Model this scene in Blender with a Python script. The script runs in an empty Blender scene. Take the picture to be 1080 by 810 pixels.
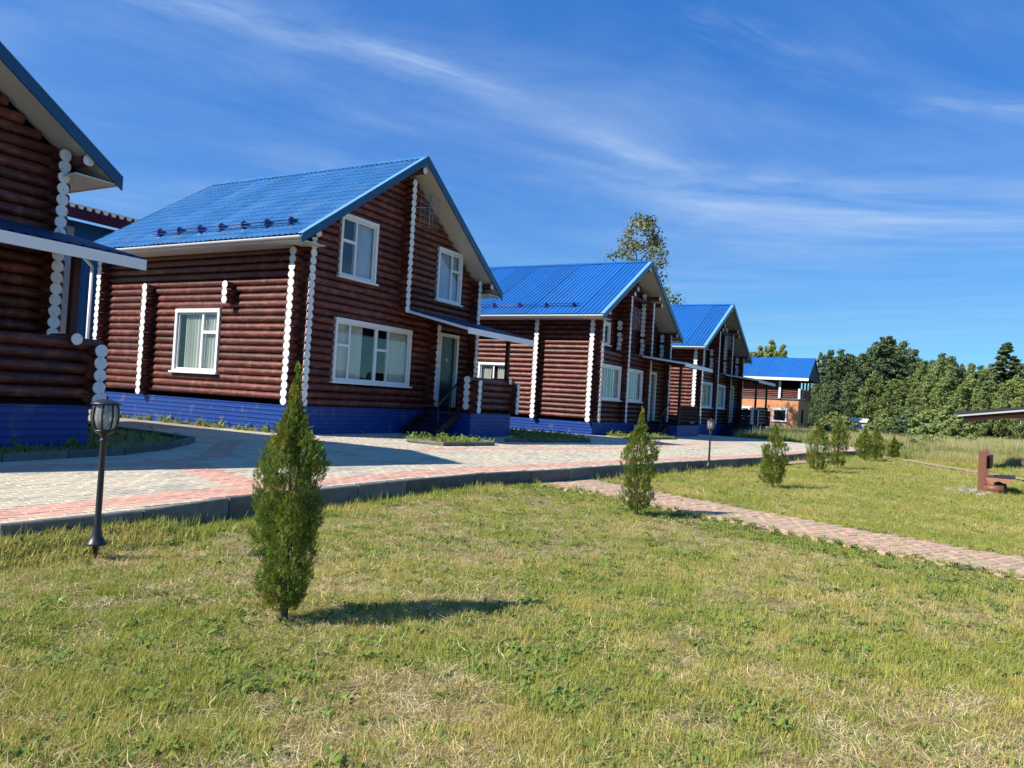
import bpy, math, random
import numpy as np
from mathutils import Matrix, Vector
random.seed(7); rng = np.random.default_rng(7)
S = bpy.context.scene
COL = S.collection
PI = math.pi

# ------------------------------------------------------------------ camera
CAMZ = 1.2
RR = np.array([[0.48969892, -0.86985069, 0.05962174],
               [0.04788167, -0.04144901, -0.99799265],
               [0.87057585, 0.49157071, 0.02135237]])      # rows: camera right, down, forward in world axes
cd = bpy.data.cameras.new('camera'); cam = bpy.data.objects.new('camera', cd); COL.objects.link(cam)
cd.sensor_width = 36; cd.lens = 800 / 1080 * 36; cd.clip_start = 0.05; cd.clip_end = 6000
cam.matrix_world = Matrix(((RR[0][0], -RR[1][0], -RR[2][0], 0), (RR[0][1], -RR[1][1], -RR[2][1], 0),
                           (RR[0][2], -RR[1][2], -RR[2][2], CAMZ), (0, 0, 0, 1)))
S.camera = cam

def ground_at(u, dep):
    """world x, y of the spot seen in column u of the photograph at a given distance"""
    a = (u - 540) / 800.0
    d = RR[0] * a + RR[2]
    d[2] = 0
    return d[0] * dep, d[1] * dep

# ------------------------------------------------------------------ light
SUN_EL = math.radians(40); sx, sy = -0.80, 0.60
sd = Vector((sx * math.cos(SUN_EL), sy * math.cos(SUN_EL), math.sin(SUN_EL)))
w = bpy.data.worlds.new('World'); S.world = w; w.use_nodes = True
nt = w.node_tree; nt.nodes.clear()
def N(nt, t, **k):
    n = nt.nodes.new(t)
    for a, b in k.items():
        if a.startswith('i_'): n.inputs[a[2:].replace('_', ' ')].default_value = b
        else: setattr(n, a, b)
    return n
out = N(nt, 'ShaderNodeOutputWorld'); bg = N(nt, 'ShaderNodeBackground'); bg.inputs[1].default_value = 0.105
sky = N(nt, 'ShaderNodeTexSky', sky_type='NISHITA', sun_disc=False, sun_elevation=SUN_EL,
        sun_rotation=math.atan2(sx, sy), air_density=1.0, dust_density=0.15, ozone_density=2.6, altitude=100)
hs = N(nt, 'ShaderNodeHueSaturation'); hs.inputs['Saturation'].default_value = 1.45; hs.inputs['Value'].default_value = 1.25
tc = N(nt, 'ShaderNodeTexCoord')
sep = N(nt, 'ShaderNodeSeparateXYZ')
nt.links.new(tc.outputs['Generated'], sep.inputs[0])
mx = N(nt, 'ShaderNodeMath', operation='MAXIMUM'); mx.inputs[1].default_value = 0.04
nt.links.new(sep.outputs[2], mx.inputs[0])
add = N(nt, 'ShaderNodeMath', operation='ADD'); add.inputs[1].default_value = 0.12
nt.links.new(mx.outputs[0], add.inputs[0])
dv = N(nt, 'ShaderNodeVectorMath', operation='DIVIDE')
cmb = N(nt, 'ShaderNodeCombineXYZ')
for i in range(3): nt.links.new(add.outputs[0], cmb.inputs[i])
nt.links.new(tc.outputs['Generated'], dv.inputs[0]); nt.links.new(cmb.outputs[0], dv.inputs[1])
def mth(op, a, b=None, c=None, clamp=False):
    m = N(nt, 'ShaderNodeMath', operation=op, use_clamp=clamp)
    for i, v in enumerate((a, b, c)):
        if v is None: continue
        if isinstance(v, (int, float)): m.inputs[i].default_value = v
        else: nt.links.new(v, m.inputs[i])
    return m.outputs[0]
# cirrus: u runs along the high wind, v across it (a gentle bend in the streaks)
sp2 = N(nt, 'ShaderNodeSeparateXYZ'); nt.links.new(dv.outputs[0], sp2.inputs[0])
cu = mth('SUBTRACT', mth('MULTIPLY', sp2.outputs[0], .83), mth('MULTIPLY', sp2.outputs[1], .55))
cv0 = mth('ADD', mth('MULTIPLY', sp2.outputs[0], .55), mth('MULTIPLY', sp2.outputs[1], .83))
bend = mth('MAXIMUM', mth('SUBTRACT', cu, 1.2), 0.0)
cv = mth('ADD', cv0, mth('MULTIPLY', mth('MULTIPLY', bend, bend), .42))
def cnoise(su, sv, seed, lo, hi, rough=.62, dist=.5, detail=9):
    cb = N(nt, 'ShaderNodeCombineXYZ'); nt.links.new(mth('MULTIPLY', cu, su), cb.inputs[0]); nt.links.new(mth('MULTIPLY', cv, sv), cb.inputs[1]); cb.inputs[2].default_value = seed
    no = N(nt, 'ShaderNodeTexNoise'); no.inputs['Scale'].default_value = 1; no.inputs['Detail'].default_value = detail; no.inputs['Roughness'].default_value = rough; no.inputs['Distortion'].default_value = dist
    nt.links.new(cb.outputs[0], no.inputs['Vector']); mr = N(nt, 'ShaderNodeMapRange', interpolation_type='SMOOTHSTEP'); mr.inputs['From Min'].default_value = lo; mr.inputs['From Max'].default_value = hi
    nt.links.new(no.outputs[0], mr.inputs[0]); return mr.outputs[0]
wob = mth('MULTIPLY', mth('SUBTRACT', cnoise(1.3, .6, 4.4, 0, 1, .5, 0, 3), .5), .30)
cvw = mth('ADD', cv, wob)
def gauss(c, w_):
    q = mth('DIVIDE', mth('SUBTRACT', cvw, c), w_); return mth('EXPONENT', mth('MULTIPLY', mth('MULTIPLY', q, q), -1.0))
n1 = cnoise(1.3, 2.3, 1.3, .34, .68); n2 = cnoise(.8, 2.4, 7.7, .35, .75, .55); n3 = cnoise(3.0, 14, 2.9, .35, .7, .7, .9)
side_ = N(nt, 'ShaderNodeMapRange', interpolation_type='SMOOTHSTEP'); side_.inputs['From Min'].default_value = .7; side_.inputs['From Max'].default_value = 2.0; nt.links.new(cu, side_.inputs[0])
fade = N(nt, 'ShaderNodeMapRange', interpolation_type='SMOOTHSTEP'); fade.inputs['From Min'].default_value = 1.0; fade.inputs['From Max'].default_value = 1.9; fade.inputs['To Min'].default_value = 1; fade.inputs['To Max'].default_value = .12; nt.links.new(cu, fade.inputs[0])
brk_ = cnoise(2.2, 2.0, 5.1, .30, .62, .6)
cl = mth('MULTIPLY', mth('MULTIPLY', gauss(1.71, .055), mth('MULTIPLY', fade.outputs[0], brk_)), mth('MULTIPLY_ADD', n3, .30, mth('MULTIPLY', n1, .25)))
cl = mth('ADD', cl, mth('MULTIPLY', gauss(1.80, .17), mth('MULTIPLY', n1, .16)))
cl = mth('ADD', cl, mth('MULTIPLY', gauss(1.14, .05), mth('MULTIPLY', mth('MULTIPLY', n3, mth('MULTIPLY', n1, brk_)), .50)))
cl = mth('ADD', cl, mth('MULTIPLY', gauss(2.10, .40), mth('MULTIPLY', side_.outputs[0], mth('MULTIPLY_ADD', n1, .36, mth('MULTIPLY_ADD', n2, .36, .05)))))
cl = mth('ADD', cl, mth('MULTIPLY_ADD', n2, mth('MULTIPLY_ADD', n1, .20, .10), .02))
cl = mth('MINIMUM', cl, .85)
cm = N(nt, 'ShaderNodeMixRGB'); cm.inputs['Color2'].default_value = (3.0, 4.1, 5.8, 1)
nt.links.new(sky.outputs[0], hs.inputs['Color']); 
sc3 = N(nt, 'ShaderNodeSeparateColor'); nt.links.new(hs.outputs[0], sc3.inputs[0]); cc3 = N(nt, 'ShaderNodeCombineColor')
for i_, (k_, e_) in enumerate(((1.06, .46), (1.40, .70), (2.83, .53))):      # the camera's bluer, flatter rendering of the clear sky
    nt.links.new(mth('MULTIPLY', mth('POWER', sc3.outputs[i_], e_), k_ / 1.57), cc3.inputs[i_])
nt.links.new(cc3.outputs[0], cm.inputs['Color1'])
nt.links.new(cl, cm.inputs['Fac']); nt.links.new(cm.outputs[0], bg.inputs[0]); nt.links.new(bg.outputs[0], out.inputs[0])
sl = bpy.data.lights.new('sun', 'SUN'); sl.energy = 5.0; sl.angle = math.radians(0.5); sl.color = (1, 0.955, 0.88)
so = bpy.data.objects.new('sun', sl); COL.objects.link(so); so.rotation_euler = sd.to_track_quat('Z', 'Y').to_euler()
S.view_settings.view_transform = 'Standard'; S.view_settings.look = 'None'; S.view_settings.exposure = 0.65; S.view_settings.gamma = 1
S.render.engine = 'CYCLES'
S.cycles.max_bounces = 6; S.cycles.transparent_max_bounces = 12; S.cycles.diffuse_bounces = 2

# ------------------------------------------------------------------ materials
def mat(name, base, rough=0.6, spec=0.4, metal=0.0, vary=None, nscale=(8, 8, 8), amt=0.25, dark=None, bump=0.0,
        coord='Object', rand=0.0, transl=0.0, attr=False, posnoise=None, coat=0.0, detail=5):
    m = bpy.data.materials.new(name); m.use_nodes = True; t = m.node_tree; t.nodes.clear(); L = t.links.new
    o = N(t, 'ShaderNodeOutputMaterial'); b = N(t, 'ShaderNodeBsdfPrincipled')
    b.inputs['Roughness'].default_value = rough; b.inputs['Metallic'].default_value = metal
    b.inputs['Specular IOR Level'].default_value = spec; b.inputs['Coat Weight'].default_value = coat
    tcn = N(t, 'ShaderNodeTexCoord'); ge = N(t, 'ShaderNodeNewGeometry')
    mp = N(t, 'ShaderNodeMapping'); mp.inputs['Scale'].default_value = nscale
    L(ge.outputs['Position'] if coord == 'World' else tcn.outputs['Object'], mp.inputs[0])
    vec = mp.outputs[0]; oi = N(t, 'ShaderNodeObjectInfo')
    if rand:
        va = N(t, 'ShaderNodeVectorMath', operation='ADD'); sc = N(t, 'ShaderNodeMath', operation='MULTIPLY'); sc.inputs[1].default_value = 37
        L(oi.outputs['Random'], sc.inputs[0]); L(mp.outputs[0], va.inputs[0]); L(sc.outputs[0], va.inputs[1]); vec = va.outputs[0]
    no = N(t, 'ShaderNodeTexNoise'); no.inputs['Scale'].default_value = 1; no.inputs['Detail'].default_value = detail; no.inputs['Roughness'].default_value = 0.65
    L(vec, no.inputs['Vector'])
    c0 = N(t, 'ShaderNodeMixRGB'); c0.inputs[1].default_value = (*base, 1)
    c0.inputs[2].default_value = (*(vary or [x * 0.6 for x in base]), 1)
    mr = N(t, 'ShaderNodeMapRange'); mr.inputs['From Min'].default_value = 0.38; mr.inputs['From Max'].default_value = 0.62
    mr.inputs['To Max'].default_value = amt if vary is None else 1.0
    L(no.outputs[0], mr.inputs[0]); L(mr.outputs[0], c0.inputs[0]); col = c0.outputs[0]
    if dark:       # wear or dirt with a shape of its own
        n2 = N(t, 'ShaderNodeTexNoise'); n2.inputs['Scale'].default_value = dark[1]; n2.inputs['Detail'].default_value = 6
        L(ge.outputs['Position'], n2.inputs['Vector'])
        r2 = N(t, 'ShaderNodeMapRange'); r2.inputs['From Min'].default_value = dark[2]; r2.inputs['From Max'].default_value = dark[3]; r2.inputs['To Max'].default_value = dark[4]
        L(n2.outputs[0], r2.inputs[0]); c2 = N(t, 'ShaderNodeMixRGB'); L(r2.outputs[0], c2.inputs[0]); L(col, c2.inputs[1]); c2.inputs[2].default_value = (*dark[0], 1); col = c2.outputs[0]
    if posnoise:   # patches of another colour across the ground or the plants
        n3 = N(t, 'ShaderNodeTexNoise'); n3.inputs['Scale'].default_value = posnoise[1]; n3.inputs['Detail'].default_value = 4
        L(ge.outputs['Position'], n3.inputs['Vector'])
        r3 = N(t, 'ShaderNodeMapRange'); r3.inputs['From Min'].default_value = posnoise[2]; r3.inputs['From Max'].default_value = posnoise[3]
        L(n3.outputs[0], r3.inputs[0]); c3_ = N(t, 'ShaderNodeMixRGB'); L(r3.outputs[0], c3_.inputs[0]); L(col, c3_.inputs[1]); c3_.inputs[2].default_value = (*posnoise[0], 1); col = c3_.outputs[0]
    if attr:
        at = N(t, 'ShaderNodeAttribute', attribute_name='tint'); hv = N(t, 'ShaderNodeMixRGB', blend_type='MULTIPLY'); hv.inputs[0].default_value = 1
        L(col, hv.inputs[1]); L(at.outputs['Color'], hv.inputs[2]); col = hv.outputs[0]
    if rand:
        rm = N(t, 'ShaderNodeMapRange'); rm.inputs['To Min'].default_value = 1 - rand; rm.inputs['To Max'].default_value = 1 + rand
        L(oi.outputs['Random'], rm.inputs[0]); hv = N(t, 'ShaderNodeHueSaturation'); L(rm.outputs[0], hv.inputs['Value']); L(col, hv.inputs['Color']); col = hv.outputs[0]
    L(col, b.inputs['Base Color'])
    if bump:
        bp = N(t, 'ShaderNodeBump'); bp.inputs['Strength'].default_value = bump; bp.inputs['Distance'].default_value = 0.02
        L(no.outputs[0], bp.inputs['Height']); L(bp.outputs[0], b.inputs['Normal'])
    if transl:
        tr = N(t, 'ShaderNodeBsdfTranslucent'); L(col, tr.inputs[0]); ms = N(t, 'ShaderNodeMixShader'); ms.inputs[0].default_value = transl
        L(b.outputs[0], ms.inputs[1]); L(tr.outputs[0], ms.inputs[2]); L(ms.outputs[0], o.inputs[0])
    else: L(b.outputs[0], o.inputs[0])
    return m
M = {}
M['log'] = mat('stained log', (0.145, 0.035, 0.024), 0.46, 0.38, vary=(0.050, 0.012, 0.008), nscale=(9, 3.5, 3.5), rand=0.32, bump=0.5,
               dark=((0.32, 0.11, 0.07), 5.0, 0.50, 0.78, 0.65))
M['wallcore'] = mat('wall behind logs', (0.012, 0.006, 0.005), 0.9, 0.1)  # near-black: the shade in the gaps between logs is put into this colour
M['logend'] = mat('white painted log end', (0.80, 0.80, 0.78), 0.6, 0.3, nscale=(9, 9, 9), amt=0.35, rand=0.05, dark=((0.45, 0.42, 0.38), 16, 0.58, 0.7, 0.9))
M['white'] = mat('white painted trim', (0.80, 0.80, 0.79), 0.4, 0.4, nscale=(3, 3, 3), amt=0.08)
M['soffit'] = mat('cream soffit panel', (0.66, 0.63, 0.56), 0.5, 0.4, nscale=(3, 3, 3), amt=0.1)
M['soffitgrey'] = mat('grey soffit panel', (0.50, 0.49, 0.47), 0.5, 0.4, nscale=(3, 3, 3), amt=0.1)
M['roof'] = mat('blue roof metal', (0.014, 0.125, 0.40), 0.42, 0.5, nscale=(2, 2, 2), amt=0.35, rand=0.10, coord='World', dark=((0.03, 0.10, 0.26), .8, .5, .75, .5))
M['roofold'] = mat('blue roof tile metal', (0.045, 0.170, 0.39), 0.30, 0.6, nscale=(1.5, 1.5, 1.5), amt=0.4, rand=0.12, coord='World', dark=((0.10, 0.22, 0.38), 1.1, .5, .72, .6))
M['rake'] = mat('blue rake trim', (0.006, 0.062, 0.15), 0.35, 0.5, amt=0.1)
M['skirt'] = mat('blue siding metal', (0.008, 0.046, 0.24), 0.45, 0.4, nscale=(3, 3, 3), amt=0.2, coord='World', dark=((0.16, 0.15, 0.17), 3, 0.58, 0.70, 0.5))
M['flash'] = mat('flashing with painted sky sheen', (0.16, 0.36, 0.58), 0.3, 0.6, amt=0.1)  # the sky's reflection on the flashing is painted in as pale blue
M['dark'] = mat('near-black window backing', (0.02, 0.02, 0.022), 0.9, 0.1)  # near-black colour stands for the unlit rooms behind the glass
M['curtain'] = mat('pale curtain', (0.56, 0.56, 0.49), 0.9, 0.1, nscale=(6, 6, 1), amt=0.2)
M['curtainblue'] = mat('light blue curtain', (0.42, 0.50, 0.62), 0.9, 0.1, nscale=(6, 6, 1), amt=0.2)
M['door'] = mat('dark green door', (0.016, 0.035, 0.037), 0.35, 0.5, nscale=(2, 2, 8), amt=0.2)
M['iron'] = mat('black iron', (0.022, 0.025, 0.028), 0.4, 0.5, nscale=(20, 20, 20), amt=0.3, bump=0.1)
M['guard'] = mat('snow guard paint', (0.012, 0.030, 0.15), 0.4, 0.5)
M['alu'] = mat('aluminium', (0.36, 0.36, 0.38), 0.35, 0.5, metal=0.7)
M['woodpost'] = mat('brown post', (0.045, 0.014, 0.010), 0.6, 0.3, nscale=(20, 20, 2), bump=0.3)
M['concrete'] = mat('kerb concrete', (0.17, 0.165, 0.15), 0.85, 0.2, nscale=(6, 6, 6), amt=0.5, coord='World', rand=0.22, bump=0.4, dark=((0.12, 0.115, 0.10), 5, 0.45, 0.6, 0.8))
M['paver'] = mat('cream paver', (0.57, 0.495, 0.395), 0.8, 0.25, nscale=(14, 14, 14), amt=0.35, coord='World', bump=0.3, attr=True, dark=((0.32, 0.30, 0.27), 1.3, 0.50, 0.68, 0.75))
M['paverred'] = mat('red paver', (0.63, 0.36, 0.29), 0.8, 0.25, nscale=(14, 14, 14), amt=0.3, coord='World', bump=0.3, attr=True, dark=((0.42, 0.24, 0.19), 1.6, 0.52, 0.66, 0.7))
M['brickpath'] = mat('worn red path brick', (0.50, 0.33, 0.25), 0.85, 0.2, nscale=(16, 16, 16), amt=0.35, coord='World', bump=0.3, attr=True, dark=((0.40, 0.30, 0.21), 2.2, 0.42, 0.62, 0.9))
M['sandbed'] = mat('sand between the pavers', (0.36, 0.31, 0.24), 0.95, 0.1, nscale=(30, 30, 30), amt=0.4, coord='World')
M['thatch'] = mat('lawn soil and dry thatch', (0.36, 0.28, 0.155), 0.95, 0.05, vary=(0.115, 0.105, 0.035), nscale=(38, 38, 38), coord='World', bump=0.9, detail=8,
                  posnoise=((0.23, 0.20, 0.075), 0.9, 0.42, 0.60), dark=((0.17, 0.09, 0.055), 1.9, 0.60, 0.72, 0.8))
M['meadow'] = mat('meadow ground', (0.13, 0.14, 0.04), 0.95, 0.05, vary=(0.17, 0.14, 0.06), nscale=(.6, .6, .6), coord='World', bump=0.5)
M['blade'] = mat('grass blade', (0.270, 0.320, 0.055), 0.55, 0.25, vary=(0.40, 0.41, 0.090), nscale=(5, 5, 5), coord='World', transl=0.35, attr=True,
                 posnoise=((0.50, 0.445, 0.145), 0.8, 0.46, 0.64))
M['straw'] = mat('dry straw', (0.62, 0.52, 0.32), 0.7, 0.2, vary=(0.40, 0.30, 0.16), nscale=(4, 4, 4), coord='World', transl=0.2, attr=True)
M['weed'] = mat('broad weed leaf', (0.17, 0.25, 0.055), 0.5, 0.35, vary=(0.19, 0.25, 0.05), nscale=(3, 3, 3), coord='World', transl=0.3, attr=True)
M['tallgrass'] = mat('tall meadow grass', (0.40, 0.385, 0.14), 0.7, 0.2, vary=(0.52, 0.44, 0.25), nscale=(.35, .35, .35), coord='World', transl=0.3, attr=True)
M['thuja'] = mat('thuja spray', (0.115, 0.175, 0.028), 0.55, 0.3, vary=(0.20, 0.245, 0.040), nscale=(6, 6, 6), transl=0.38, attr=True)
M['bark'] = mat('brown bark', (0.11, 0.075, 0.05), 0.9, 0.1, nscale=(20, 20, 6), amt=0.5, bump=0.6)
M['birchbark'] = mat('white birch bark', (0.62, 0.60, 0.55), 0.8, 0.2, nscale=(2, 2, 1.2), vary=(0.5, 0.48, 0.44), dark=((0.05, 0.05, 0.05), 1.4, 0.58, 0.64, 1.0))
M['leafdark'] = mat('dark leaves', (0.100, 0.145, 0.072), 0.6, 0.25, vary=(0.145, 0.190, 0.085), nscale=(.5, .5, .5), transl=0.25, attr=True, rand=0.18)
M['leafmid'] = mat('green leaves', (0.19, 0.25, 0.085), 0.6, 0.25, vary=(0.25, 0.30, 0.10), nscale=(.5, .5, .5), transl=0.3, attr=True, rand=0.16)
M['leafgrey'] = mat('grey green leaves', (0.16, 0.185, 0.11), 0.55, 0.3, vary=(0.20, 0.22, 0.12), nscale=(.4, .4, .4), transl=0.25, attr=True)
M['conifer'] = mat('spruce needles', (0.11, 0.155, 0.09), 0.7, 0.2, vary=(0.13, 0.17, 0.09), nscale=(.6, .6, .6), transl=0.1, attr=True, rand=0.15)
M['orangebrick'] = mat('orange brick', (0.60, 0.27, 0.13), 0.85, 0.2, nscale=(2, 2, 2), amt=0.3, coord='World')
M['maroon'] = mat('maroon fascia', (0.13, 0.012, 0.022), 0.4, 0.4)
M['teal'] = mat('blue profiled siding', (0.035, 0.17, 0.36), 0.45, 0.4, amt=0.15)
M['benchwood'] = mat('red brown bench log', (0.20, 0.075, 0.045), 0.5, 0.4, nscale=(5, 14, 14), bump=0.3, amt=0.4)
M['cutwood'] = mat('pale cut wood', (0.36, 0.18, 0.11), 0.7, 0.2, nscale=(12, 12, 12), amt=0.4)
M['bitumen'] = mat('dark bitumen roof', (0.055, 0.060, 0.075), 0.7, 0.3)
M['stone'] = mat('grey rubble stone', (0.36, 0.34, 0.30), 0.9, 0.2, nscale=(9, 9, 9), amt=0.5, rand=0.2, bump=0.4)
M['foam'] = mat('dark blue cushion', (0.03, 0.04, 0.07), 0.8, 0.2)
def glass_mat():
    m = bpy.data.materials.new('window glass'); m.use_nodes = True; t = m.node_tree; t.nodes.clear()
    o = N(t, 'ShaderNodeOutputMaterial'); g = N(t, 'ShaderNodeBsdfGlossy'); g.inputs['Roughness'].default_value = 0.02; g.inputs[0].default_value = (.95, 1, 1, 1)
    tr = N(t, 'ShaderNodeBsdfTransparent'); tr.inputs[0].default_value = (.92, .95, .94, 1); lw = N(t, 'ShaderNodeLayerWeight'); lw.inputs[0].default_value = .5
    pw = N(t, 'ShaderNodeMath', operation='POWER'); pw.inputs[1].default_value = 4.0; t.links.new(lw.outputs['Facing'], pw.inputs[0])
    ad = N(t, 'ShaderNodeMath', operation='MULTIPLY_ADD', use_clamp=True); ad.inputs[1].default_value = .9; ad.inputs[2].default_value = 0.07
    ms = N(t, 'ShaderNodeMixShader'); t.links.new(pw.outputs[0], ad.inputs[0]); t.links.new(ad.outputs[0], ms.inputs[0])
    t.links.new(tr.outputs[0], ms.inputs[1]); t.links.new(g.outputs[0], ms.inputs[2]); t.links.new(ms.outputs[0], o.inputs[0]); return m
M['glass'] = glass_mat()
def milky():
    m = bpy.data.materials.new('lamp glass'); m.use_nodes = True; t = m.node_tree; t.nodes.clear(); o = N(t, 'ShaderNodeOutputMaterial'); b = N(t, 'ShaderNodeBsdfPrincipled')
    b.inputs['Base Color'].default_value = (.55, .56, .55, 1); b.inputs['Roughness'].default_value = .15; tr = N(t, 'ShaderNodeBsdfTransparent'); tr.inputs[0].default_value = (.8, .82, .82, 1); ms = N(t, 'ShaderNodeMixShader'); ms.inputs[0].default_value = .38
    t.links.new(tr.outputs[0], ms.inputs[1]); t.links.new(b.outputs[0], ms.inputs[2]); t.links.new(ms.outputs[0], o.inputs[0]); return m
M['lampglass'] = milky()

# ------------------------------------------------------------------ mesh helpers
class MB:
    def __init__(s): s.v = []; s.f = []; s.sm = []
    def box(s, a, b):
        n = len(s.v); x0, y0, z0 = a; x1, y1, z1 = b
        s.v += [(x0, y0, z0), (x1, y0, z0), (x1, y1, z0), (x0, y1, z0), (x0, y0, z1), (x1, y0, z1), (x1, y1, z1), (x0, y1, z1)]
        for q in ((0, 3, 2, 1), (4, 5, 6, 7), (0, 1, 5, 4), (1, 2, 6, 5), (2, 3, 7, 6), (3, 0, 4, 7)): s.f.append(tuple(n + i for i in q)); s.sm.append(False)
        return s
    def cyl(s, p, q, r0, r1=None, n=10, caps=True):
        r1 = r0 if r1 is None else r1; p = Vector(p); q = Vector(q); d = (q - p).normalized()
        a = d.cross(Vector((0, 0, 1)) if abs(d.z) < .9 else Vector((1, 0, 0))).normalized(); b = d.cross(a); k = len(s.v)
        for i in range(n):
            t = 2 * PI * i / n; e = a * math.cos(t) + b * math.sin(t); s.v.append(tuple(p + e * r0)); s.v.append(tuple(q + e * r1))
        for i in range(n):
            j = (i + 1) % n; s.f.append((k + 2 * i, k + 2 * j, k + 2 * j + 1, k + 2 * i + 1)); s.sm.append(True)
        if caps:
            s.f.append(tuple(k + 2 * i for i in range(n))[::-1]); s.f.append(tuple(k + 2 * i + 1 for i in range(n))); s.sm += [False, False]
        return s
    def lathe(s, prof, n=16, c=(0, 0)):
        k = len(s.v)
        for r, z in prof:
            for i in range(n): t = 2 * PI * i / n; s.v.append((c[0] + r * math.cos(t), c[1] + r * math.sin(t), z))
        for a in range(len(prof) - 1):
            for i in range(n):
                j = (i + 1) % n; s.f.append((k + a * n + i, k + a * n + j, k + (a + 1) * n + j, k + (a + 1) * n + i)); s.sm.append(True)
        return s
    def prism(s, pts, d):      # polygon pts (3d) pushed along d
        k = len(s.v); n = len(pts); s.v += [tuple(p) for p in pts] + [tuple(Vector(p) + Vector(d)) for p in pts]
        s.f.append(tuple(range(k, k + n))[::-1]); s.f.append(tuple(range(k + n, k + 2 * n)))
        for i in range(n): j = (i + 1) % n; s.f.append((k + i, k + j, k + n + j, k + n + i))
        s.sm += [False] * (n + 2); return s
    def quad(s, a, b, c, d, sm=False):
        k = len(s.v); s.v += [tuple(a), tuple(b), tuple(c), tuple(d)]; s.f.append((k, k + 1, k + 2, k + 3)); s.sm.append(sm); return s
    def mesh(s, name, m):
        me = bpy.data.meshes.new(name); me.from_pydata(s.v, [], s.f); me.materials.append(m)
        me.polygons.foreach_set('use_smooth', s.sm); me.update(); return me
    def build(s, name, m, parent=None, mw=None): return obj(name, s.mesh(name, m), parent, mw)
def obj(name, me, parent=None, mw=None):
    o = bpy.data.objects.new(name, me); COL.objects.link(o); o.parent = parent
    if mw is not None: o.matrix_local = mw
    return o
def tag(o, label=None, cat=None, group=None, kind=None):
    if label: o['label'] = label
    if cat: o['category'] = cat
    if group: o['group'] = group
    if kind: o['kind'] = kind
    return o
def empty(name, loc=(0, 0, 0), rz=0):
    o = bpy.data.objects.new(name, None); COL.objects.link(o); o.location = loc; o.rotation_euler = (0, 0, rz); o.empty_display_size = .3; return o
def fast_mesh(name, V, F, m, tint=None, smooth=False):
    V = np.asarray(V, np.float32); F = np.asarray(F, np.int32); me = bpy.data.meshes.new(name)
    nf, k = F.shape; me.vertices.add(len(V)); me.loops.add(nf * k); me.polygons.add(nf)
    me.vertices.foreach_set('co', V.ravel()); me.loops.foreach_set('vertex_index', F.ravel())
    me.polygons.foreach_set('loop_start', np.arange(0, nf * k, k, dtype=np.int32)); me.polygons.foreach_set('loop_total', np.full(nf, k, np.int32))
    me.polygons.foreach_set('use_smooth', np.full(nf, smooth)); me.materials.append(m); me.update(calc_edges=True)
    if tint is not None:
        a = me.attributes.new('tint', 'FLOAT_COLOR', 'FACE'); a.data.foreach_set('color', np.asarray(tint, np.float32).ravel())
    return me
def leaves(c, d, u, ln, wd):
    """leaf faces: centres c, long axes d, side axes u -> diamond quads"""
    a = c; b = c + d * ln[:, None] * .45 + u * wd[:, None] * .5; e = c + d * ln[:, None]; g = c + d * ln[:, None] * .45 - u * wd[:, None] * .5
    V = np.stack([a, b, e, g], 1).reshape(-1, 3); F = np.arange(len(V)).reshape(-1, 4); return V, F
def unit(a): return a / np.maximum(np.linalg.norm(a, axis=-1, keepdims=True), 1e-9)
def tints(n, v=.3, warm=.12, r=rng):
    k = 1 + (r.random(n) - .5) * 2 * v; wm = 1 + (r.random(n) - .5) * 2 * warm
    return np.stack([k * wm, k, k * (2 - wm) * .9, np.ones(n)], 1)
_perm = rng.random((64, 64))
def vn(x, y, s=1.0, o=0.0):
    x = np.asarray(x, float) * s + o + 500; y = np.asarray(y, float) * s + o * 1.3 + 500
    xi = np.floor(x).astype(int); yi = np.floor(y).astype(int); fx = x - xi; fy = y - yi; fx = fx * fx * (3 - 2 * fx); fy = fy * fy * (3 - 2 * fy)
    g = lambda i, j: _perm[i % 64, j % 64]
    return (g(xi, yi) * (1 - fx) + g(xi + 1, yi) * fx) * (1 - fy) + (g(xi, yi + 1) * (1 - fx) + g(xi + 1, yi + 1) * fx) * fy
def fbm(x, y, s, o=0): return (vn(x, y, s, o) + .5 * vn(x, y, s * 2.1, o + 7) + .25 * vn(x, y, s * 4.3, o + 13)) / 1.75

# shared unit pieces
LOG = MB().cyl((0, 0, 0), (1, 0, 0), 1, n=12).mesh('log', M['log'])
def _end():
    mb = MB(); k = 14; r = random.Random(3); prof = [(1 + r.uniform(-.03, .03)) for _ in range(k)]
    a = [(0, prof[i] * math.cos(2 * PI * i / k), prof[i] * math.sin(2 * PI * i / k)) for i in range(k)]
    mb.prism(a, (1, 0, 0)); return mb.mesh('log_end', M['logend'])
LOGEND = _end()
def log(parent, p, q, r=.105, name='log'):
    p = Vector(p); q = Vector(q); d = q - p; L = d.length; j = random.uniform
    rot = d.to_track_quat('X', 'Z').to_matrix().to_4x4() @ Matrix.Rotation(j(0, 6.28), 4, 'X')
    rr = r * j(.97, 1.03)
    mw = Matrix.Translation(p + Vector((0, 0, j(-.004, .004)))) @ rot @ Matrix.Diagonal((L, rr, rr, 1))
    return obj(name, LOG, parent, mw)
def log_end(parent, p, axis, r=.108):
    """white painted disc on a log's cut end at p, facing axis"""
    j = random.uniform; d = Vector(axis)
    rot = d.to_track_quat('X', 'Z').to_matrix().to_4x4() @ Matrix.Rotation(j(0, 6.28), 4, 'X')
    mw = Matrix.Translation(Vector(p) + d * j(-.004, .008)) @ rot @ Matrix.Diagonal((.016, r * j(.96, 1.03), r * j(.96, 1.03), 1))
    return obj('log_end', LOGEND, parent, mw)

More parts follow.
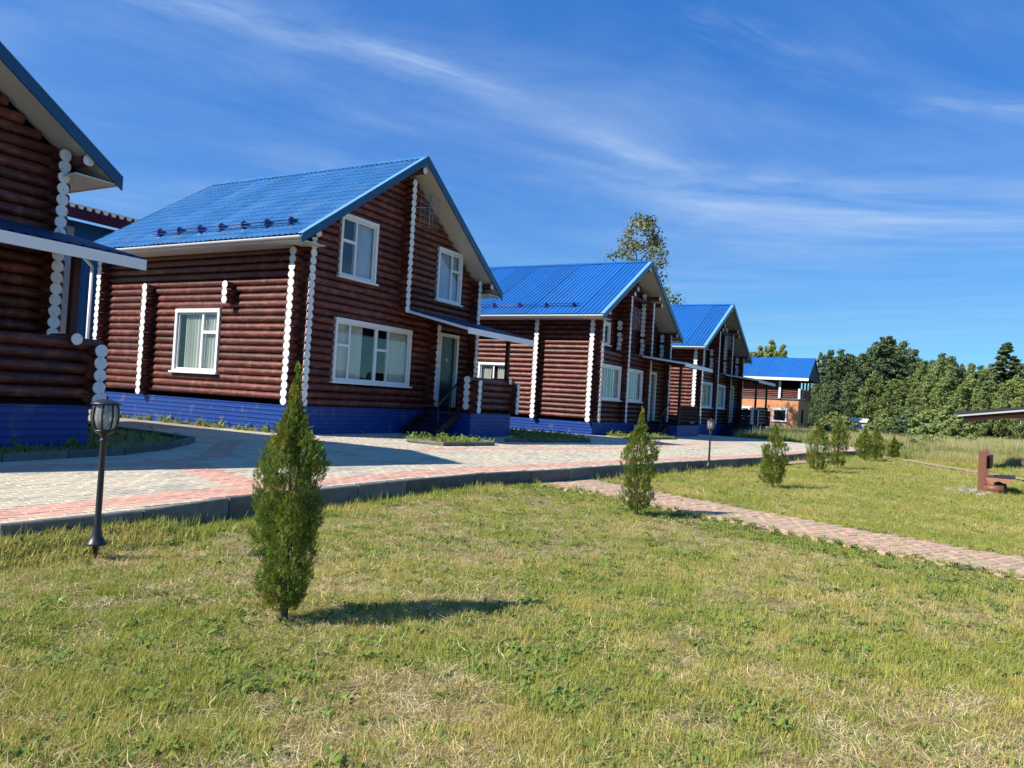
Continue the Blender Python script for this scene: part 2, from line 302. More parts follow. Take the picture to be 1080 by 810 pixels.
# ------------------------------------------------------------------ ground
EDGE = [(-12, 6.25), (3.2, 6.25), (4.4, 6.22), (5.5, 6.4), (8.5, 6.37), (10.2, 6.33), (11.6, 6.07), (12.7, 5.86), (14.6, 5.65), (16.3, 5.3),
        (18.5, 4.97), (21.5, 4.35), (26.9, 3.85), (30, 3.3), (34, 2.5), (37.4, 2.3)]
ex = np.array([p[0] for p in EDGE]); ey = np.array([p[1] for p in EDGE])
def edge_y(x): return np.interp(x, ex, ey)
def gz(x, y):
    x = np.asarray(x, float); y = np.asarray(y, float)
    ed = np.abs(edge_y(x) - y)
    z = -.25 + .035 * (fbm(x, y, .9, 3) - .5) + .15 * np.exp(-(ed / .30) ** 2) * np.clip((5.4 - x) / .9, 0, 1) + .05 * np.exp(-((x - 9.5) ** 2 / 6 + (y - 6.2) ** 2 / .6))
    z = z + .05 * np.clip((x - 14) / 15, 0, 1)
    return z - .25 * np.clip((x - 40) / 60, 0, 1) * (y < 30)
PATH_LO = [(11.7, 6.45), (11.55, 5.9), (11.4, 5.3), (11.15, 4.42), (10.45, 3.04), (9.95, 1.93), (9.4, .78), (8.99, -.14), (8.5, -1.6), (7.6, -4)]
PATH_UP = [(13.5, 6.3), (13.5, 6.1), (13.4, 5.7), (13.0, 4.95), (12.3, 3.62), (11.66, 2.27), (11.0, .95), (10.55, -.16), (10.0, -1.6), (9.1, -4)]
def path_s(x, y):
    """0..1 across the brick path, outside -1"""
    yl = np.array([p[1] for p in PATH_LO])[::-1]; xl = np.array([p[0] for p in PATH_LO])[::-1]
    yu = np.array([p[1] for p in PATH_UP])[::-1]; xu = np.array([p[0] for p in PATH_UP])[::-1]
    a = np.interp(y, yl, xl); b = np.interp(y, yu, xu); s = (x - a) / (b - a)
    return np.where((y < edge_y(x)) & (y > -4), s, -9)
def make_ground():
    def axis(lo, hi, st, far):
        a = list(np.arange(lo, hi, st)); d = st; x = hi
        while x < far: a.append(x); d *= 1.25; x += d
        a.append(far); d = st; x = lo; b = []
        while x > -far: b.append(x); d *= 1.25; x -= d
        b.append(-far); return np.array(sorted(set([round(v, 4) for v in b + a])))
    xs = axis(-2, 46, .22, 3000); ys = axis(-14, 9, .22, 3000)
    X, Y = np.meshgrid(xs, ys, indexing='ij'); Z = gz(X, Y)
    s = path_s(X, Y); Z = np.where((s > -.1) & (s < 1.1), np.minimum(Z, -.235), Z)
    Z = np.where(Y > edge_y(X) + .3, np.minimum(Z, -.25), Z)
    V = np.stack([X, Y, Z], -1).reshape(-1, 3); n, m_ = X.shape
    i = np.arange(n - 1)[:, None] * m_ + np.arange(m_ - 1)[None]; F = np.stack([i, i + m_, i + m_ + 1, i + 1], -1).reshape(-1, 4)
    me = fast_mesh('ground', V, F, M['thatch'], smooth=True); me.materials.append(M['meadow'])
    cx = V[F].mean(1); mi = ((cx[:, 0] > 38) | (np.abs(cx[:, 1]) > 30) | (cx[:, 0] < -8)).astype(np.int32); me.polygons.foreach_set('material_index', mi)
    return tag(obj('ground', me), kind='structure')
make_ground()

# ---- pavement
FAR = [(37.4, 2.3), (37.8, 5.0), (39.5, 8.2)]
def in_pave(x, y):
    return (y > edge_y(x) + .09) & (x < 38)
def bed_mask(x, y):
    """planting beds cut out of the paving"""
    a = (x < 8.6) & (y > 10.62 + np.clip((x - 5.4) / 3, 0, 1) * .9) ; a = a | ((x < 9.9) & (y > 11.5 + np.clip(x - 8.4, 0, 2) * .75))
    return a
BED1 = [(15.3, 11.55), (15.15, 10.35), (16.9, 9.95), (17.85, 10.9), (17.1, 12.9)]
BED2 = [(18.9, 10.75), (22.4, 9.65), (24.3, 11.3), (24.1, 13.8), (22.8, 15), (22.6, 11.9)]
BED3 = [(27.2, 9.9), (30.5, 9.3), (31.0, 11.7), (28.5, 11.7)]
def in_poly(x, y, P):
    r = np.zeros(np.shape(x), bool); n = len(P)
    for i in range(n):
        x0, y0 = P[i]; x1, y1 = P[(i + 1) % n]
        if y0 == y1: continue
        c = ((y0 > y) != (y1 > y)) & (x < (x1 - x0) * (y - y0) / (y1 - y0) + x0); r ^= c
    return r
def seg_d(x, y, a, b):
    ax, ay = a; bx, by = b; L = (bx - ax) ** 2 + (by - ay) ** 2; t = np.clip(((x - ax) * (bx - ax) + (y - ay) * (by - ay)) / L, 0, 1)
    return np.hypot(x - ax - t * (bx - ax), y - ay - t * (by - ay))
BANDS = [([(-12, 6.7), (3.4, 6.7), (4.7, 6.84), (6.4, 6.87), (9.3, 6.95), (12.5, 6.55), (17.6, 5.68), (21.5, 4.85), (30, 3.8), (36, 2.9)], .27),
         ([(-12, 9.95), (5.3, 9.93), (7.2, 9.66)], .27), ([(7.2, 9.75), (6.95, 8.6), (6.4, 6.95)], .30),
         ([(7.2, 9.66), (8.4, 10.2), (9.55, 11.45), (10.8, 12.6)], .20), ([(14.0, 10.0), (15.3, 9.7), (17.0, 8.9), (20, 8.1), (27, 7.6), (33, 7.2)], .20),
         ([(17.9, 9.1), (18.6, 10.6)], .22)]
def is_red(x, y):
    r = np.zeros(np.shape(x), bool)
    for pts, hw in BANDS:
        for a, b in zip(pts[:-1], pts[1:]): r |= seg_d(x, y, a, b) < hw
    return r
def bricks_mesh(name, cx, cy, cz, hx, hy, h, m, rot=0.0, tn=None):
    """many pavers, each a shallow block with its own height and a small chamfer"""
    n = len(cx); c, s_ = math.cos(rot), math.sin(rot); ch = .006
    px = np.array([-1, 1, 1, -1]); py = np.array([-1, -1, 1, 1])
    lx0 = px * hx; ly0 = py * hy; lx1 = px * (hx - ch); ly1 = py * (hy - ch)
    def ring(lx, ly, z): return np.stack([cx[:, None] + lx * c - ly * s_, cy[:, None] + lx * s_ + ly * c, np.repeat((cz + z)[:, None], 4, 1)], -1)
    V = np.concatenate([ring(lx0, ly0, -h), ring(lx0, ly0, -ch), ring(lx1, ly1, 0)], 1).reshape(-1, 3)
    q = [(8, 9, 10, 11)]
    for i in range(4):
        j = (i + 1) % 4; q += [(i, j, 4 + j, 4 + i), (4 + i, 4 + j, 8 + j, 8 + i)]
    F = (np.arange(n)[:, None, None] * 12 + np.array(q)[None]).reshape(-1, 4)
    if tn is None: tn = tints(n, .10, .04)
    return fast_mesh(name, V, F, m, np.repeat(tn, 9, 0))
def make_pavement():
    P = [(x, y) for x, y in EDGE] + [(37.8, 5.0), (39.5, 8.2), (41, 30), (-12, 30)]
    mb = MB(); mb.prism([(x, y, -.4) for x, y in [(a, b + .08) for a, b in EDGE] + P[len(EDGE):]], (0, 0, .392))
    root = mb.build('pavement', M['sandbed']); tag(root, kind='structure')
    # individual pavers where they can be told apart
    xs = np.arange(-1, 24, .205); ys = np.arange(4, 16.5, .104)
    X, Y = np.meshgrid(xs, ys, indexing='ij'); row = np.round((Y - 4) / .104).astype(int); X = X + (row % 2) * .1025
    X = X.ravel(); Y = Y.ravel()
    k = (Y > edge_y(X) + .14) & ~bed_mask(X, Y) & ~in_poly(X, Y, BED1) & ~in_poly(X, Y, BED2)
    inhouse = ((X > 14.15) & (X < 22.2) & (Y > 14.3)) | ((Y > 12.2) & (X < 8.2)) | ((X > 19.5) & (X < 22) & (Y > 12.5))
    k &= ~inhouse; X = X[k]; Y = Y[k]; Z = rng.normal(0, .0012, len(X)) + .004 * (fbm(X, Y, .6, 5) - .5)
    red = is_red(X, Y); d = X * RR[2][0] + Y * RR[2][1]; u = 540 + 800 * (X * RR[0][0] + Y * RR[0][1]) / np.maximum(d, .1)
    vis = (d > 1) & (u > -5) & (u < 1085); order = np.argsort(np.where(vis, d, 1e9)); single = np.zeros(len(X), bool); single[order[:300]] = True
    var = []
    for mm in ('paver', 'paverred'):
        for q in range(4): var.append(bricks_mesh('paver', np.zeros(1), np.zeros(1), np.zeros(1), .1, .05, .06, M[mm], tn=tints(1, .10, .04)))
    for i in np.nonzero(single)[0]:
        obj('paver', var[(4 if red[i] else 0) + i % 4], root, Matrix.Translation((X[i], Y[i], Z[i])) @ Matrix.Rotation(rng.normal(0, .006), 4, 'Z'))
    for mk, mm in ((~single & ~red, 'paver'), (~single & red, 'paverred')):
        o = obj('paving', bricks_mesh('paving', X[mk], Y[mk], Z[mk], .1, .05, .06, M[mm]), root); o['kind'] = 'stuff'
    # farther paving: larger blocks, still real joints
    xs = np.arange(24.2, 40, .41); ys = np.arange(2, 24, .205); X, Y = np.meshgrid(xs, ys, indexing='ij'); X = X.ravel(); Y = Y.ravel()
    k = (Y > edge_y(X) + .2) & (X < np.interp(Y, [2.3, 5, 8.2, 30], [37.2, 37.6, 39.2, 40.6])) & ~in_poly(X, Y, BED3) & ~in_poly(X, Y, BED2) & ~((X > 28.1) & (X < 36.8) & (Y > 12)); X = X[k]; Y = Y[k]; red = is_red(X, Y)
    for mk, mm in ((~red, 'paver'), (red, 'paverred')):
        o = obj('paving', bricks_mesh('paving', X[mk], Y[mk], np.zeros(mk.sum()), .202, .1, .06, M[mm]), root); o['kind'] = 'stuff'
    # kerb stones along the lawn edge
    def kerb_run(pts, w_, top, bot, par, nm='kerb_stone', closed=False):
        pts = [Vector((p[0], p[1], 0)) for p in pts]
        if closed: pts.append(pts[0])
        for a, b in zip(pts[:-1], pts[1:]):
            L = (b - a).length; n = max(1, round(L / 1.0)); d = (b - a).normalized(); nrm = Vector((-d.y, d.x, 0))
            for i in range(n):
                p = a + (b - a) * (i / n) + d * .009; q = a + (b - a) * ((i + 1) / n) - d * .009
                mb = MB(); zt = top + random.uniform(-.008, .004); c = .012
                prof = [(0, bot), (w_, bot), (w_, zt - c), (w_ - c, zt), (c, zt), (0, zt - c)]
                mb.prism([p + nrm * s_ + Vector((0, 0, z)) for s_, z in prof], q - p); mb.build(nm, M['concrete'], par)
    kerb_run([p for p in EDGE if p[0] > -13][1:], .08, .012, -.42, root)
    kerb_run([(0, 10.55), (5.4, 10.6), (7.3, 10.9), (8.5, 11.5), (9.95, 12.65), (10.3, 14.2), (10.4, 18)], .09, .11, -.05, root)
    kerb_run(BED1, .08, .10, -.05, root, closed=True)
    kerb_run(BED2[:4], .08, .09, -.05, root)
    kerb_run(BED3[:3], .08, .09, -.05, root)
    # soil in the beds
    sb = MB()
    for P_ in ([(0, 10.65), (5.4, 10.7), (7.25, 11.0), (8.4, 11.6), (9.85, 12.7), (10.25, 14.2), (10.3, 18), (0, 18)], BED1, BED2, BED3):
        sb.prism([(x, y, -.01) for x, y in P_], (0, 0, .045))
    o = sb.build('bed_soil', M['thatch'], root)
    return root
pave = make_pavement()

def make_path():
    n = 60; mb = MB(); L = []; U = []
    yl = np.linspace(6.3, -4, n)
    def itp(P, y): ys = np.array([p[1] for p in P])[::-1]; xs = np.array([p[0] for p in P])[::-1]; return np.interp(y, ys, xs)
    for a, b in zip(yl[:-1], yl[1:]):
        mb.quad((itp(PATH_LO, a) + .04, a, -.219), (itp(PATH_LO, b) + .04, b, -.219), (itp(PATH_UP, b) - .04, b, -.219), (itp(PATH_UP, a) - .04, a, -.219))
    root = mb.build('path', M['sandbed']); tag(root, kind='structure')
    rot = math.radians(-27); c, s_ = math.cos(rot), math.sin(rot)
    A, B = np.meshgrid(np.arange(-14, 22, .204), np.arange(-14, 22, .103), indexing='ij'); A = A + (np.round(B / .103).astype(int) % 2) * .102
    A = A.ravel(); B = B.ravel(); X = A * c - B * s_; Y = A * s_ + B * c; s = path_s(X, Y)
    k = (s > .035) & (s < .965); X = X[k]; Y = Y[k]; s = s[k]
    Z = -.205 + rng.normal(0, .0025, len(X)) + .012 * (fbm(X, Y, 1.2, 4) - .5)
    d = X * RR[2][0] + Y * RR[2][1]; u = 540 + 800 * (X * RR[0][0] + Y * RR[0][1]) / np.maximum(d, .1)
    vis = (d > 1) & (u < 1085); order = np.argsort(np.where(vis, d, 1e9)); single = np.zeros(len(X), bool); single[order[:300]] = True
    var = [bricks_mesh('brick', np.zeros(1), np.zeros(1), np.zeros(1), .0985, .048, .05, M['brickpath'], tn=tints(1, .11, .06)) for _ in range(6)]
    for i in np.nonzero(single)[0]:
        obj('brick', var[i % 6], root, Matrix.Translation((X[i], Y[i], Z[i])) @ Matrix.Rotation(rot + rng.normal(0, .012), 4, 'Z'))
    o = obj('brick_paving', bricks_mesh('brick_paving', X[~single], Y[~single], Z[~single], .0985, .048, .05, M['brickpath'], rot, tints((~single).sum(), .11, .06)), root); o['kind'] = 'stuff'
make_path()
# worn track beyond the lawn
mb = MB(); T = [(24.2, 4.0), (26.5, 3.3), (30, 2.7), (33.7, 1.9), (33, 1.0), (29.6, -.5), (27.0, -1.6), (24, -3)]
P = [(22.5, 4.15), (25.6, 3.55), (28.4, 3.0)]; Q = [(34.2, 2.0), (33.0, 1.1), (31.2, .35), (29.5, -.35), (27.5, -1.35), (25, -2.8), (22, -4.6)]
for R_ in (P, Q):
    for (a, b), (c_, d_) in zip(R_[:-1], R_[1:]):
        w_ = .22 if R_ is P else .42; z0 = -.17
        mb.quad((a - w_ * .4, b - w_, z0), (c_ - w_ * .4, d_ - w_, z0), (c_ + w_ * .4, d_ + w_, z0), (a + w_ * .4, b + w_, z0))
M['track'] = mat('worn sandy track', (0.42, 0.31, 0.20), 0.95, 0.1, nscale=(5, 5, 5), amt=.5, coord='World')
tag(mb.build('dirt_path', M['track']), kind='structure')

# ------------------------------------------------------------------ log houses
FRONT = Matrix.Identity(4); SIDE = Matrix.Rotation(-PI / 2, 4, 'Z')     # local x to the right, local -y outward
def window(par, M0, x0, x1, z0, z1, lay='one', cur='curtain', seed=0, name='window'):
    """par-local placement M0 (wall face at y=0). frame > pane, mullion, sill, curtain"""
    r = random.Random(seed); t = .085; mb = MB()
    # casing boards butted, standing proud of the logs
    mb.box((x0, -.035, z1 - t - .02), (x1, .06, z1)); mb.box((x0, -.03, z0 + .03), (x0 + t, .058, z1 - t - .02)); mb.box((x1 - t, -.03, z0 + .03), (x1, .058, z1 - t - .02)); mb.box((x0 + t, -.03, z0 + .03), (x1 - t, .058, z0 + .08))
    f = mb.build(name, M['white'], par, M0)
    sl_ = MB(); sl_.box((x0 - .06, -.09, z0 - .02), (x1 + .06, .05, z0 + .03)); sl_.build('sill', M['white'], f)
    bx0, bx1, bz0, bz1 = x0 + t, x1 - t, z0 + .08, z1 - t - .02
    fr = MB(); s = .05
    fr.box((bx0, .02, bz0), (bx1, .075, bz0 + s)); fr.box((bx0, .02, bz1 - s), (bx1, .075, bz1)); fr.box((bx0, .02, bz0 + s), (bx0 + s, .075, bz1 - s)); fr.box((bx1 - s, .02, bz0 + s), (bx1, .075, bz1 - s))
    fr.build('sash', M['white'], f)
    W = bx1 - bx0; panes = []; mul_ = []
    H_ = bz1 - bz0
    if lay == 'one_r':   # one wide light, right light with a small top vent
        c = bx0 + W * .62; mul_ += [((c - .035), bz0 + s, c + .035, bz1 - s)]; tz = bz0 + H_ * .66; mul_ += [(c + .035, tz - .04, bx1 - s, tz + .04)]
        panes = [(bx0 + s, bz0 + s, c - .035, bz1 - s), (c + .035, bz0 + s, bx1 - s, tz - .04), (c + .035, tz + .04, bx1 - s, bz1 - s)]
    elif lay == 'one_l':
        c = bx0 + W * .42; mul_ += [((c - .035), bz0 + s, c + .035, bz1 - s)]; tz = bz0 + H_ * .60; mul_ += [(bx0 + s, tz - .04, c - .035, tz + .04)]
        panes = [(c + .035, bz0 + s, bx1 - s, bz1 - s), (bx0 + s, bz0 + s, c - .035, tz - .04), (bx0 + s, tz + .04, c - .035, bz1 - s)]
    elif lay == 'wide':  # left: vent pair + wide light; right: vent pair + wide light
        xs = [bx0 + s, bx0 + W * .17, bx0 + W * .52, bx0 + W * .69, bx1 - s]; e = [.03, .03, .06, .025, 0]; tz = bz0 + H_ * .60
        for i in (1, 2, 3): mul_.append((xs[i] - e[i], bz0 + s, xs[i] + e[i], bz1 - s))
        for i in (0, 2):
            a = xs[i] + (e[i] if i else 0); b = xs[i + 1] - e[i + 1]; mul_.append((a, tz - .035, b, tz + .035))
            panes += [(a, bz0 + s, b, tz - .035), (a, tz + .035, b, bz1 - s)]
        for i in (1, 3): panes.append((xs[i] + e[i], bz0 + s, xs[i + 1] - e[i + 1], bz1 - s))
    else:
        n = int(lay)
        for i in range(n):
            a = bx0 + s + (W - 2 * s) * i / n + (.03 if i else 0); b = bx0 + s + (W - 2 * s) * (i + 1) / n - (.03 if i < n - 1 else 0); panes.append((a, bz0 + s, b, bz1 - s))
            if i: mul_.append((a - .06, bz0 + s, a, bz1 - s))
    for i, (a, b, c, d) in enumerate(mul_): MB().box((a, .022 + .001 * i, b), (c, .072 + .001 * i, d)).build('mullion', M['white'], f)
    for a, b, c, d in panes: MB().quad((a - .005, .047, b - .005), (c + .005, .047, b - .005), (c + .005, .047, d + .005), (a - .005, .047, d + .005)).build('pane', M['glass'], f)
    MB().box((x0 + .02, .245, z0 + .02), (x1 - .02, .255, z1 - .02)).build('dark_backing', M['dark'], f)  # panel close behind the glass, room shade painted into its colour
    # curtains hanging behind the glass
    if cur:
        spans = [(bx0, bx0 + W * .36), (bx1 - W * .30, bx1)] if lay == 'wide' else ([(bx0 + W * .12, bx1 - .02)] if lay == 'one_r' else [(bx0 + W * .4, bx1)] if lay == 'one_l' else [(bx0, bx0 + W * .38), (bx1 - W * .38, bx1)])
        for a, b in spans:
            k = max(8, int((b - a) / .022)); xs = [a + (b - a) * i / k for i in range(k + 1)]; ph = r.uniform(0, 6)
            ys = [.135 + .022 * math.sin(x * 58 + ph + 1.5 * math.sin(x * 9)) for x in xs]; cm_ = MB()
            for i in range(k): cm_.quad((xs[i], ys[i], bz0 - .05), (xs[i + 1], ys[i + 1], bz0 - .05), (xs[i + 1], ys[i + 1], bz1 + .03), (xs[i], ys[i], bz1 + .03), True)
            cm_.build('curtain', M[cur], f)
    return f
def minus(a, b, cuts):
    segs = [(a, b)]
    for c, d in cuts:
        n = []
        for p, q in segs:
            if d <= p or c >= q: n.append((p, q))
            else:
                if c - p > .06: n.append((p, c))
                if q - d > .06: n.append((d, q))
        segs = n
    return segs
def siding(par, a, b, z0, z1, nrm, name='skirt', m='skirt', step=.115):
    """profiled metal siding with level ribs from a to b"""
    a = Vector(a); b = Vector(b); n = Vector(nrm); mb = MB(); z = z0; prof = []
    while z < z1: prof += [(0, z), (.0, z + step * .62), (.018, z + step * .72), (.018, z + step * .9)]; z += step
    prof = [(o_, min(zz, z1)) for o_, zz in prof] + [(0, z1)]
    for (o0, za), (o1, zb) in zip(prof[:-1], prof[1:]):
        if zb - za < 1e-4 and abs(o1 - o0) < 1e-4: continue
        p = a + n * o0; q = b + n * o0; p2 = a + n * o1; q2 = b + n * o1
        mb.quad((p.x, p.y, za), (q.x, q.y, za), (q2.x, q2.y, zb), (p2.x, p2.y, zb))
    c = a - n * .04; d = b - n * .04
    mb.quad((c.x, c.y, z1), (d.x, d.y, z1), (b.x, b.y, z1 + .001), (a.x, a.y, z1 + .001))
    return mb.build(name, M[m], par)
def sheet_mesh(kind, width, length, m):
    if kind == 'tile':
        nw = 6; per = width / nw; us = []; 
        for i in range(nw * 6 + 1): u = width * i / (nw * 6); us.append((u, .014 * math.sin(2 * PI * u / per)))
        rows = []; st = .35; v = 0
        while v < length - 1e-3: e = min(v + st, length); rows.append((v, .022)); rows.append((e, .004)); v = e
    else:
        nr = max(1, round(width / .20)); per = width / nr; us = []
        for i in range(nr): us += [(i * per, 0), (i * per + per * .52, 0), (i * per + per * .64, .03), (i * per + per * .88, .03)]
        us.append((width, 0)); rows = [(0, .004), (length, .004)]
    V = [(u, v, hu + hv) for v, hv in rows for u, hu in us]; nu = len(us); F = []
    for r in range(len(rows) - 1):
        for i in range(nu - 1): F.append((r * nu + i, r * nu + i + 1, (r + 1) * nu + i + 1, (r + 1) * nu + i))
    me = bpy.data.meshes.new('roof_sheet'); me.from_pydata(V, [], F); me.materials.append(m); me.update(); return me
_sheets = {}
def roof_slope(par, xe, ze, xr, zr, yf, yb, kind, m, fine=True):
    """sheets from the eave (xe) to the ridge (xr)"""
    sg = 1 if xr > xe else -1; v = Vector((xr - xe, 0, zr - ze)); L = v.length; v.normalize(); u = Vector((0, -sg, 0)); w_ = u.cross(v)
    n = max(1, round((yb - yf) / 1.1)); wd = (yb - yf) / n; key = (kind, round(wd, 3), round(L, 3), m)
    if key not in _sheets: _sheets[key] = sheet_mesh(kind, wd, L, M[m])
    for i in range(n):
        o_ = Vector((xe, yb - wd * i, ze)) if sg > 0 else Vector((xe, yf + wd * i, ze))
        o_ = o_ + w_ * (.010 * (i % 2))
        mw = Matrix((( u.x, v.x, w_.x, o_.x), (u.y, v.y, w_.y, o_.y), (u.z, v.z, w_.z, o_.z), (0, 0, 0, 1)))
        obj('roof_sheet', _sheets[key], par, mw)

def snow_guard(par, xe, ze, sl, ys, v0=.62):
    """brackets with two rails near the eave of the left slope"""
    c = 1 / math.hypot(1, sl); g = empty_child('snow_guard', par)
    bx = xe + v0 * c; bz = ze + v0 * c * sl + .03
    for y in ys:
        MB().prism([(bx, y, bz), (bx + .26, y, bz + .26 * sl), (bx + .02, y, bz + .24), (bx - .04, y, bz + .17)], (0, .05, 0)).build('bracket', M['guard'], g)
        MB().prism([(bx - .02, y - .07, bz), (bx + .22, y - .07, bz + .22 * sl), (bx + .22, y - .07, bz + .22 * sl + .012), (bx - .02, y - .07, bz + .012)], (0, .17, 0)).build('foot', M['guard'], g)
    for dz in (.07, .15): MB().cyl((bx, min(ys) - .3, bz + dz), (bx, max(ys) + .3, bz + dz), .013, n=6).build('rail', M['guard'], g)
def empty_child(name, par):
    o = bpy.data.objects.new(name, None); COL.objects.link(o); o.parent = par; o.empty_display_size = .1; return o

def antenna(par, p, s=1.0, dirx=1):
    """wire grid television antenna on a short arm"""
    x, y, z = p; a = MB(); a.cyl((x, y, z), (x + .5 * s, y - .15, z + .12 * s), .012, n=6); a.cyl((x + .5 * s, y - .15, z - .5 * s), (x + .5 * s, y - .15, z + .5 * s), .014, n=6)
    r = a.build('tv_antenna', M['alu'], par)
    for i in range(14):
        zz = z - .46 * s + i * .07 * s; MB().cyl((x + .12 * s, y - .05, zz), (x + .88 * s, y - .25, zz - .03), .006, n=4).build('antenna_rod', M['alu'], r)
    for xx in (.16, .34, .66, .84): MB().cyl((x + xx * s, y - .05 - .22 * (xx - .12), z - .5 * s), (x + xx * s, y - .05 - .22 * (xx - .12), z + .48 * s), .005, n=4).build('antenna_rod', M['alu'], r)
    b = MB()
    for k in (-1, 1):
        for q in (-1, 1): b.cyl((x + .5 * s, y - .28, z + k * .2 * s), (x + (.5 + q * .25) * s, y - .34, z + k * .2 * s + .12 * s), .008, n=4)
    b.cyl((x + .5 * s, y - .28, z - .3 * s), (x + .5 * s, y - .28, z + .3 * s), .009, n=5); b.build('antenna_dipole', M['alu'], r)

def house(name, label, ox, oy, z0, T, lod=0):
    H = empty(name, (ox, oy, z0)); tag(H, label, 'log house', 'log houses with blue roofs in a row')
    W, D, ze, zp, sk, ovs, ovf = T['W'], T['D'], T['ze'], T['zp'], T['sk'], T['ovs'], .75 if T['kind'] == 'A' else .66
    cx = W / 2; half = cx + ovs; sl = (zp - ze) / half; th = .17
    under = lambda x: zp - th - abs(x - cx) * sl
    R_ = .2; r = .0975; e = .35
    # --- walls: dark core boxes behind the logs, logs and white ends as pieces
    core = MB(); cw = .06
    core.prism([(0.04, .12, -.2), (W - .04, .12, -.2), (W - .04, .12, under(W) - .1), (cx, .12, zp - th - .1), (.04, .12, under(0) - .1)], (0, .05, 0)) if T['kind'] == 'A' else core.box((.04, .12, -.2), (W - .04, .17, 3.5))
    fw = core.build('wall', M['wallcore'], H); fw['label'] = 'shaded gable wall of stacked brown logs with white ends'
    c2 = MB(); c2.box((.12, .18, -.2), (.17, D - .1, ze - .02)); sw = c2.build('wall', M['wallcore'], H); sw['label'] = 'sunlit side wall of stacked red brown logs'
    c3 = MB(); c3.box((W - .17, .18, -.2), (W - .12, D - .1, ze - .02)); c3.prism([(.2, D - .1, -.2), (W - .2, D - .1, -.2), (W - .2, D - .1, under(W) - .1), (cx, D - .1, zp - th - .1), (.2, D - .1, under(0) - .1)], (0, .08, 0)); rw = c3.build('wall', M['wallcore'], H)
    cutsF = T['cutsF']; cutsS = T['cutsS']
    z = sk + .1; k = 0
    # front logs (run along x)
    ztop = zp - th - .12 if T['kind'] == 'A' else T['rec']
    while z < ztop:
        a, b = -e, W + .28
        if under(a) < z + .05: 
            hw = (zp - th - .08 - z) / sl; a = max(a, cx - hw); b = min(b, cx + hw)
        cuts = [(c[0], c[1]) for c in cutsF if c[2] < z < c[3]]
        for p, q in minus(a, b, cuts):
            if q - p > 3 and random.random() < .3:
                mid = random.uniform(p + 1, q - 1); log(fw, (p, 0, z), (mid - .003, 0, z), r); log(fw, (mid + .003, 0, z), (q, 0, z), r)
            else: log(fw, (p, 0, z), (q, 0, z), r)
        if a == -e and z < ze - .15: log_end(fw, (-e, 0, z), (-1, 0, 0))
        z += R_
    # side logs (run along y), ends stick out at the front
    z = sk + .0; 
    while z < ze - .06 + (.28 if False else 0):
        zz = max(z, sk + .1); cuts = [(c[0], c[1]) for c in cutsS if c[2] < z < c[3]]
        if z > sk + .05:
            for p, q in minus(-e, D + .25, cuts):
                if q - p > 3.5:
                    mid = random.uniform(p + 1, q - 1); log(sw, (0, p, z), (0, mid - .003, z), r); log(sw, (0, mid + .003, z), (0, q, z), r)
                else: log(sw, (0, p, z), (0, q, z), r)
        z += R_
    z = sk + .2
    while z < under(W) - .05:
        if z < ze - .1: log(rw, (W, -e, z), (W, D + .2, z), r)
        z += R_
    # columns of white ends facing the front
    for cxx, za, zb, full in T['cols']:
        z = za
        while z < zb:
            if z > ze - .1 or full: log(fw, (cxx, .15, z), (cxx, -e, z), r)
            log_end(fw, (cxx, -e, z), (0, -1, 0)); z += R_
    # columns of white ends facing the side (cross walls) and the corner crossings
    for yy, za, zb in T['colsS']:
        z = za
        while z < zb: log(sw, (.1, yy, z), (-e + .02, yy, z), r); log_end(sw, (-e + .02, yy, z), (-1, 0, 0)); z += R_
    for cxx, za, zb, st in T.get('brk', []):
        z = za; i = 0
        while z < zb: x_ = cxx - .38 + st * (i % 3) * .05; log(fw, (cxx + .1, 0, z), (x_, 0, z), r); log_end(fw, (x_, 0, z), (-1, 0, 0)); z += R_; i += 1
    # --- skirt
    siding(H, (0 - .13, 0 - .13, 0), (0 - .13, D, 0), -.25, sk, (-1, 0, 0)); siding(H, (-.13, -.13, 0), (W + .1, -.13, 0), -.25, sk, (0, -1, 0)); siding(H, (W + .13, -.13, 0), (W + .13, D, 0), -.25, sk, (1, 0, 0))
    # --- roof
    x0, x1 = cx - half, cx + half; yf, yb = -ovf, D + .3; xr = cx
    deck = MB()
    for a, b in ((x0, cx), (x1, cx)):
        deck.prism([(a + .02 * (1 if a < b else -1), yf + .02, ze - .03), (cx, yf + .02, zp - .03), (cx, yf + .02, zp - .07), (a + .02 * (1 if a < b else -1), yf + .02, ze - .07)], (0, yb - yf - .04, 0))
    rf = deck.build('roof', M['rake'], H)
    rm = 'roofold' if T['tile'] == 'tile' else 'roof'
    roof_slope(rf, x0 - .02, ze - .01, cx, zp, yf, yb, T['tile'], rm); roof_slope(rf, x1 + .02, ze - .01, cx, zp, yf, yb, T['tile'], rm)
    ln = Vector((half, 0, zp - ze)).normalized()
    rc = MB()
    for y_ in (yf - .035, yb):
        for s_ in (-1, 1):
            a = Vector((cx + s_ * (half + .03), y_, ze - .02)); b = Vector((cx, y_, zp))
            rc = MB(); rc.prism([a + Vector((0, 0, .035)), b + Vector((0, 0, .035)), b + Vector((0, 0, -.2)), a + Vector((0, 0, -.2))], (0, .035, 0)); rc.build('rake_board', M['rake'], rf)
    rl = MB()
    for s_ in (-1, 1):
        a = Vector((cx + s_ * (half + .03), yf - .045, ze + .017)); b = Vector((cx, yf - .045, zp + .037)); rl.prism([a, b, b + Vector((0, 0, .014)), a + Vector((0, 0, .014))], (0, .16, 0))
    rl.build('rake_flashing', M['flash'], rf)
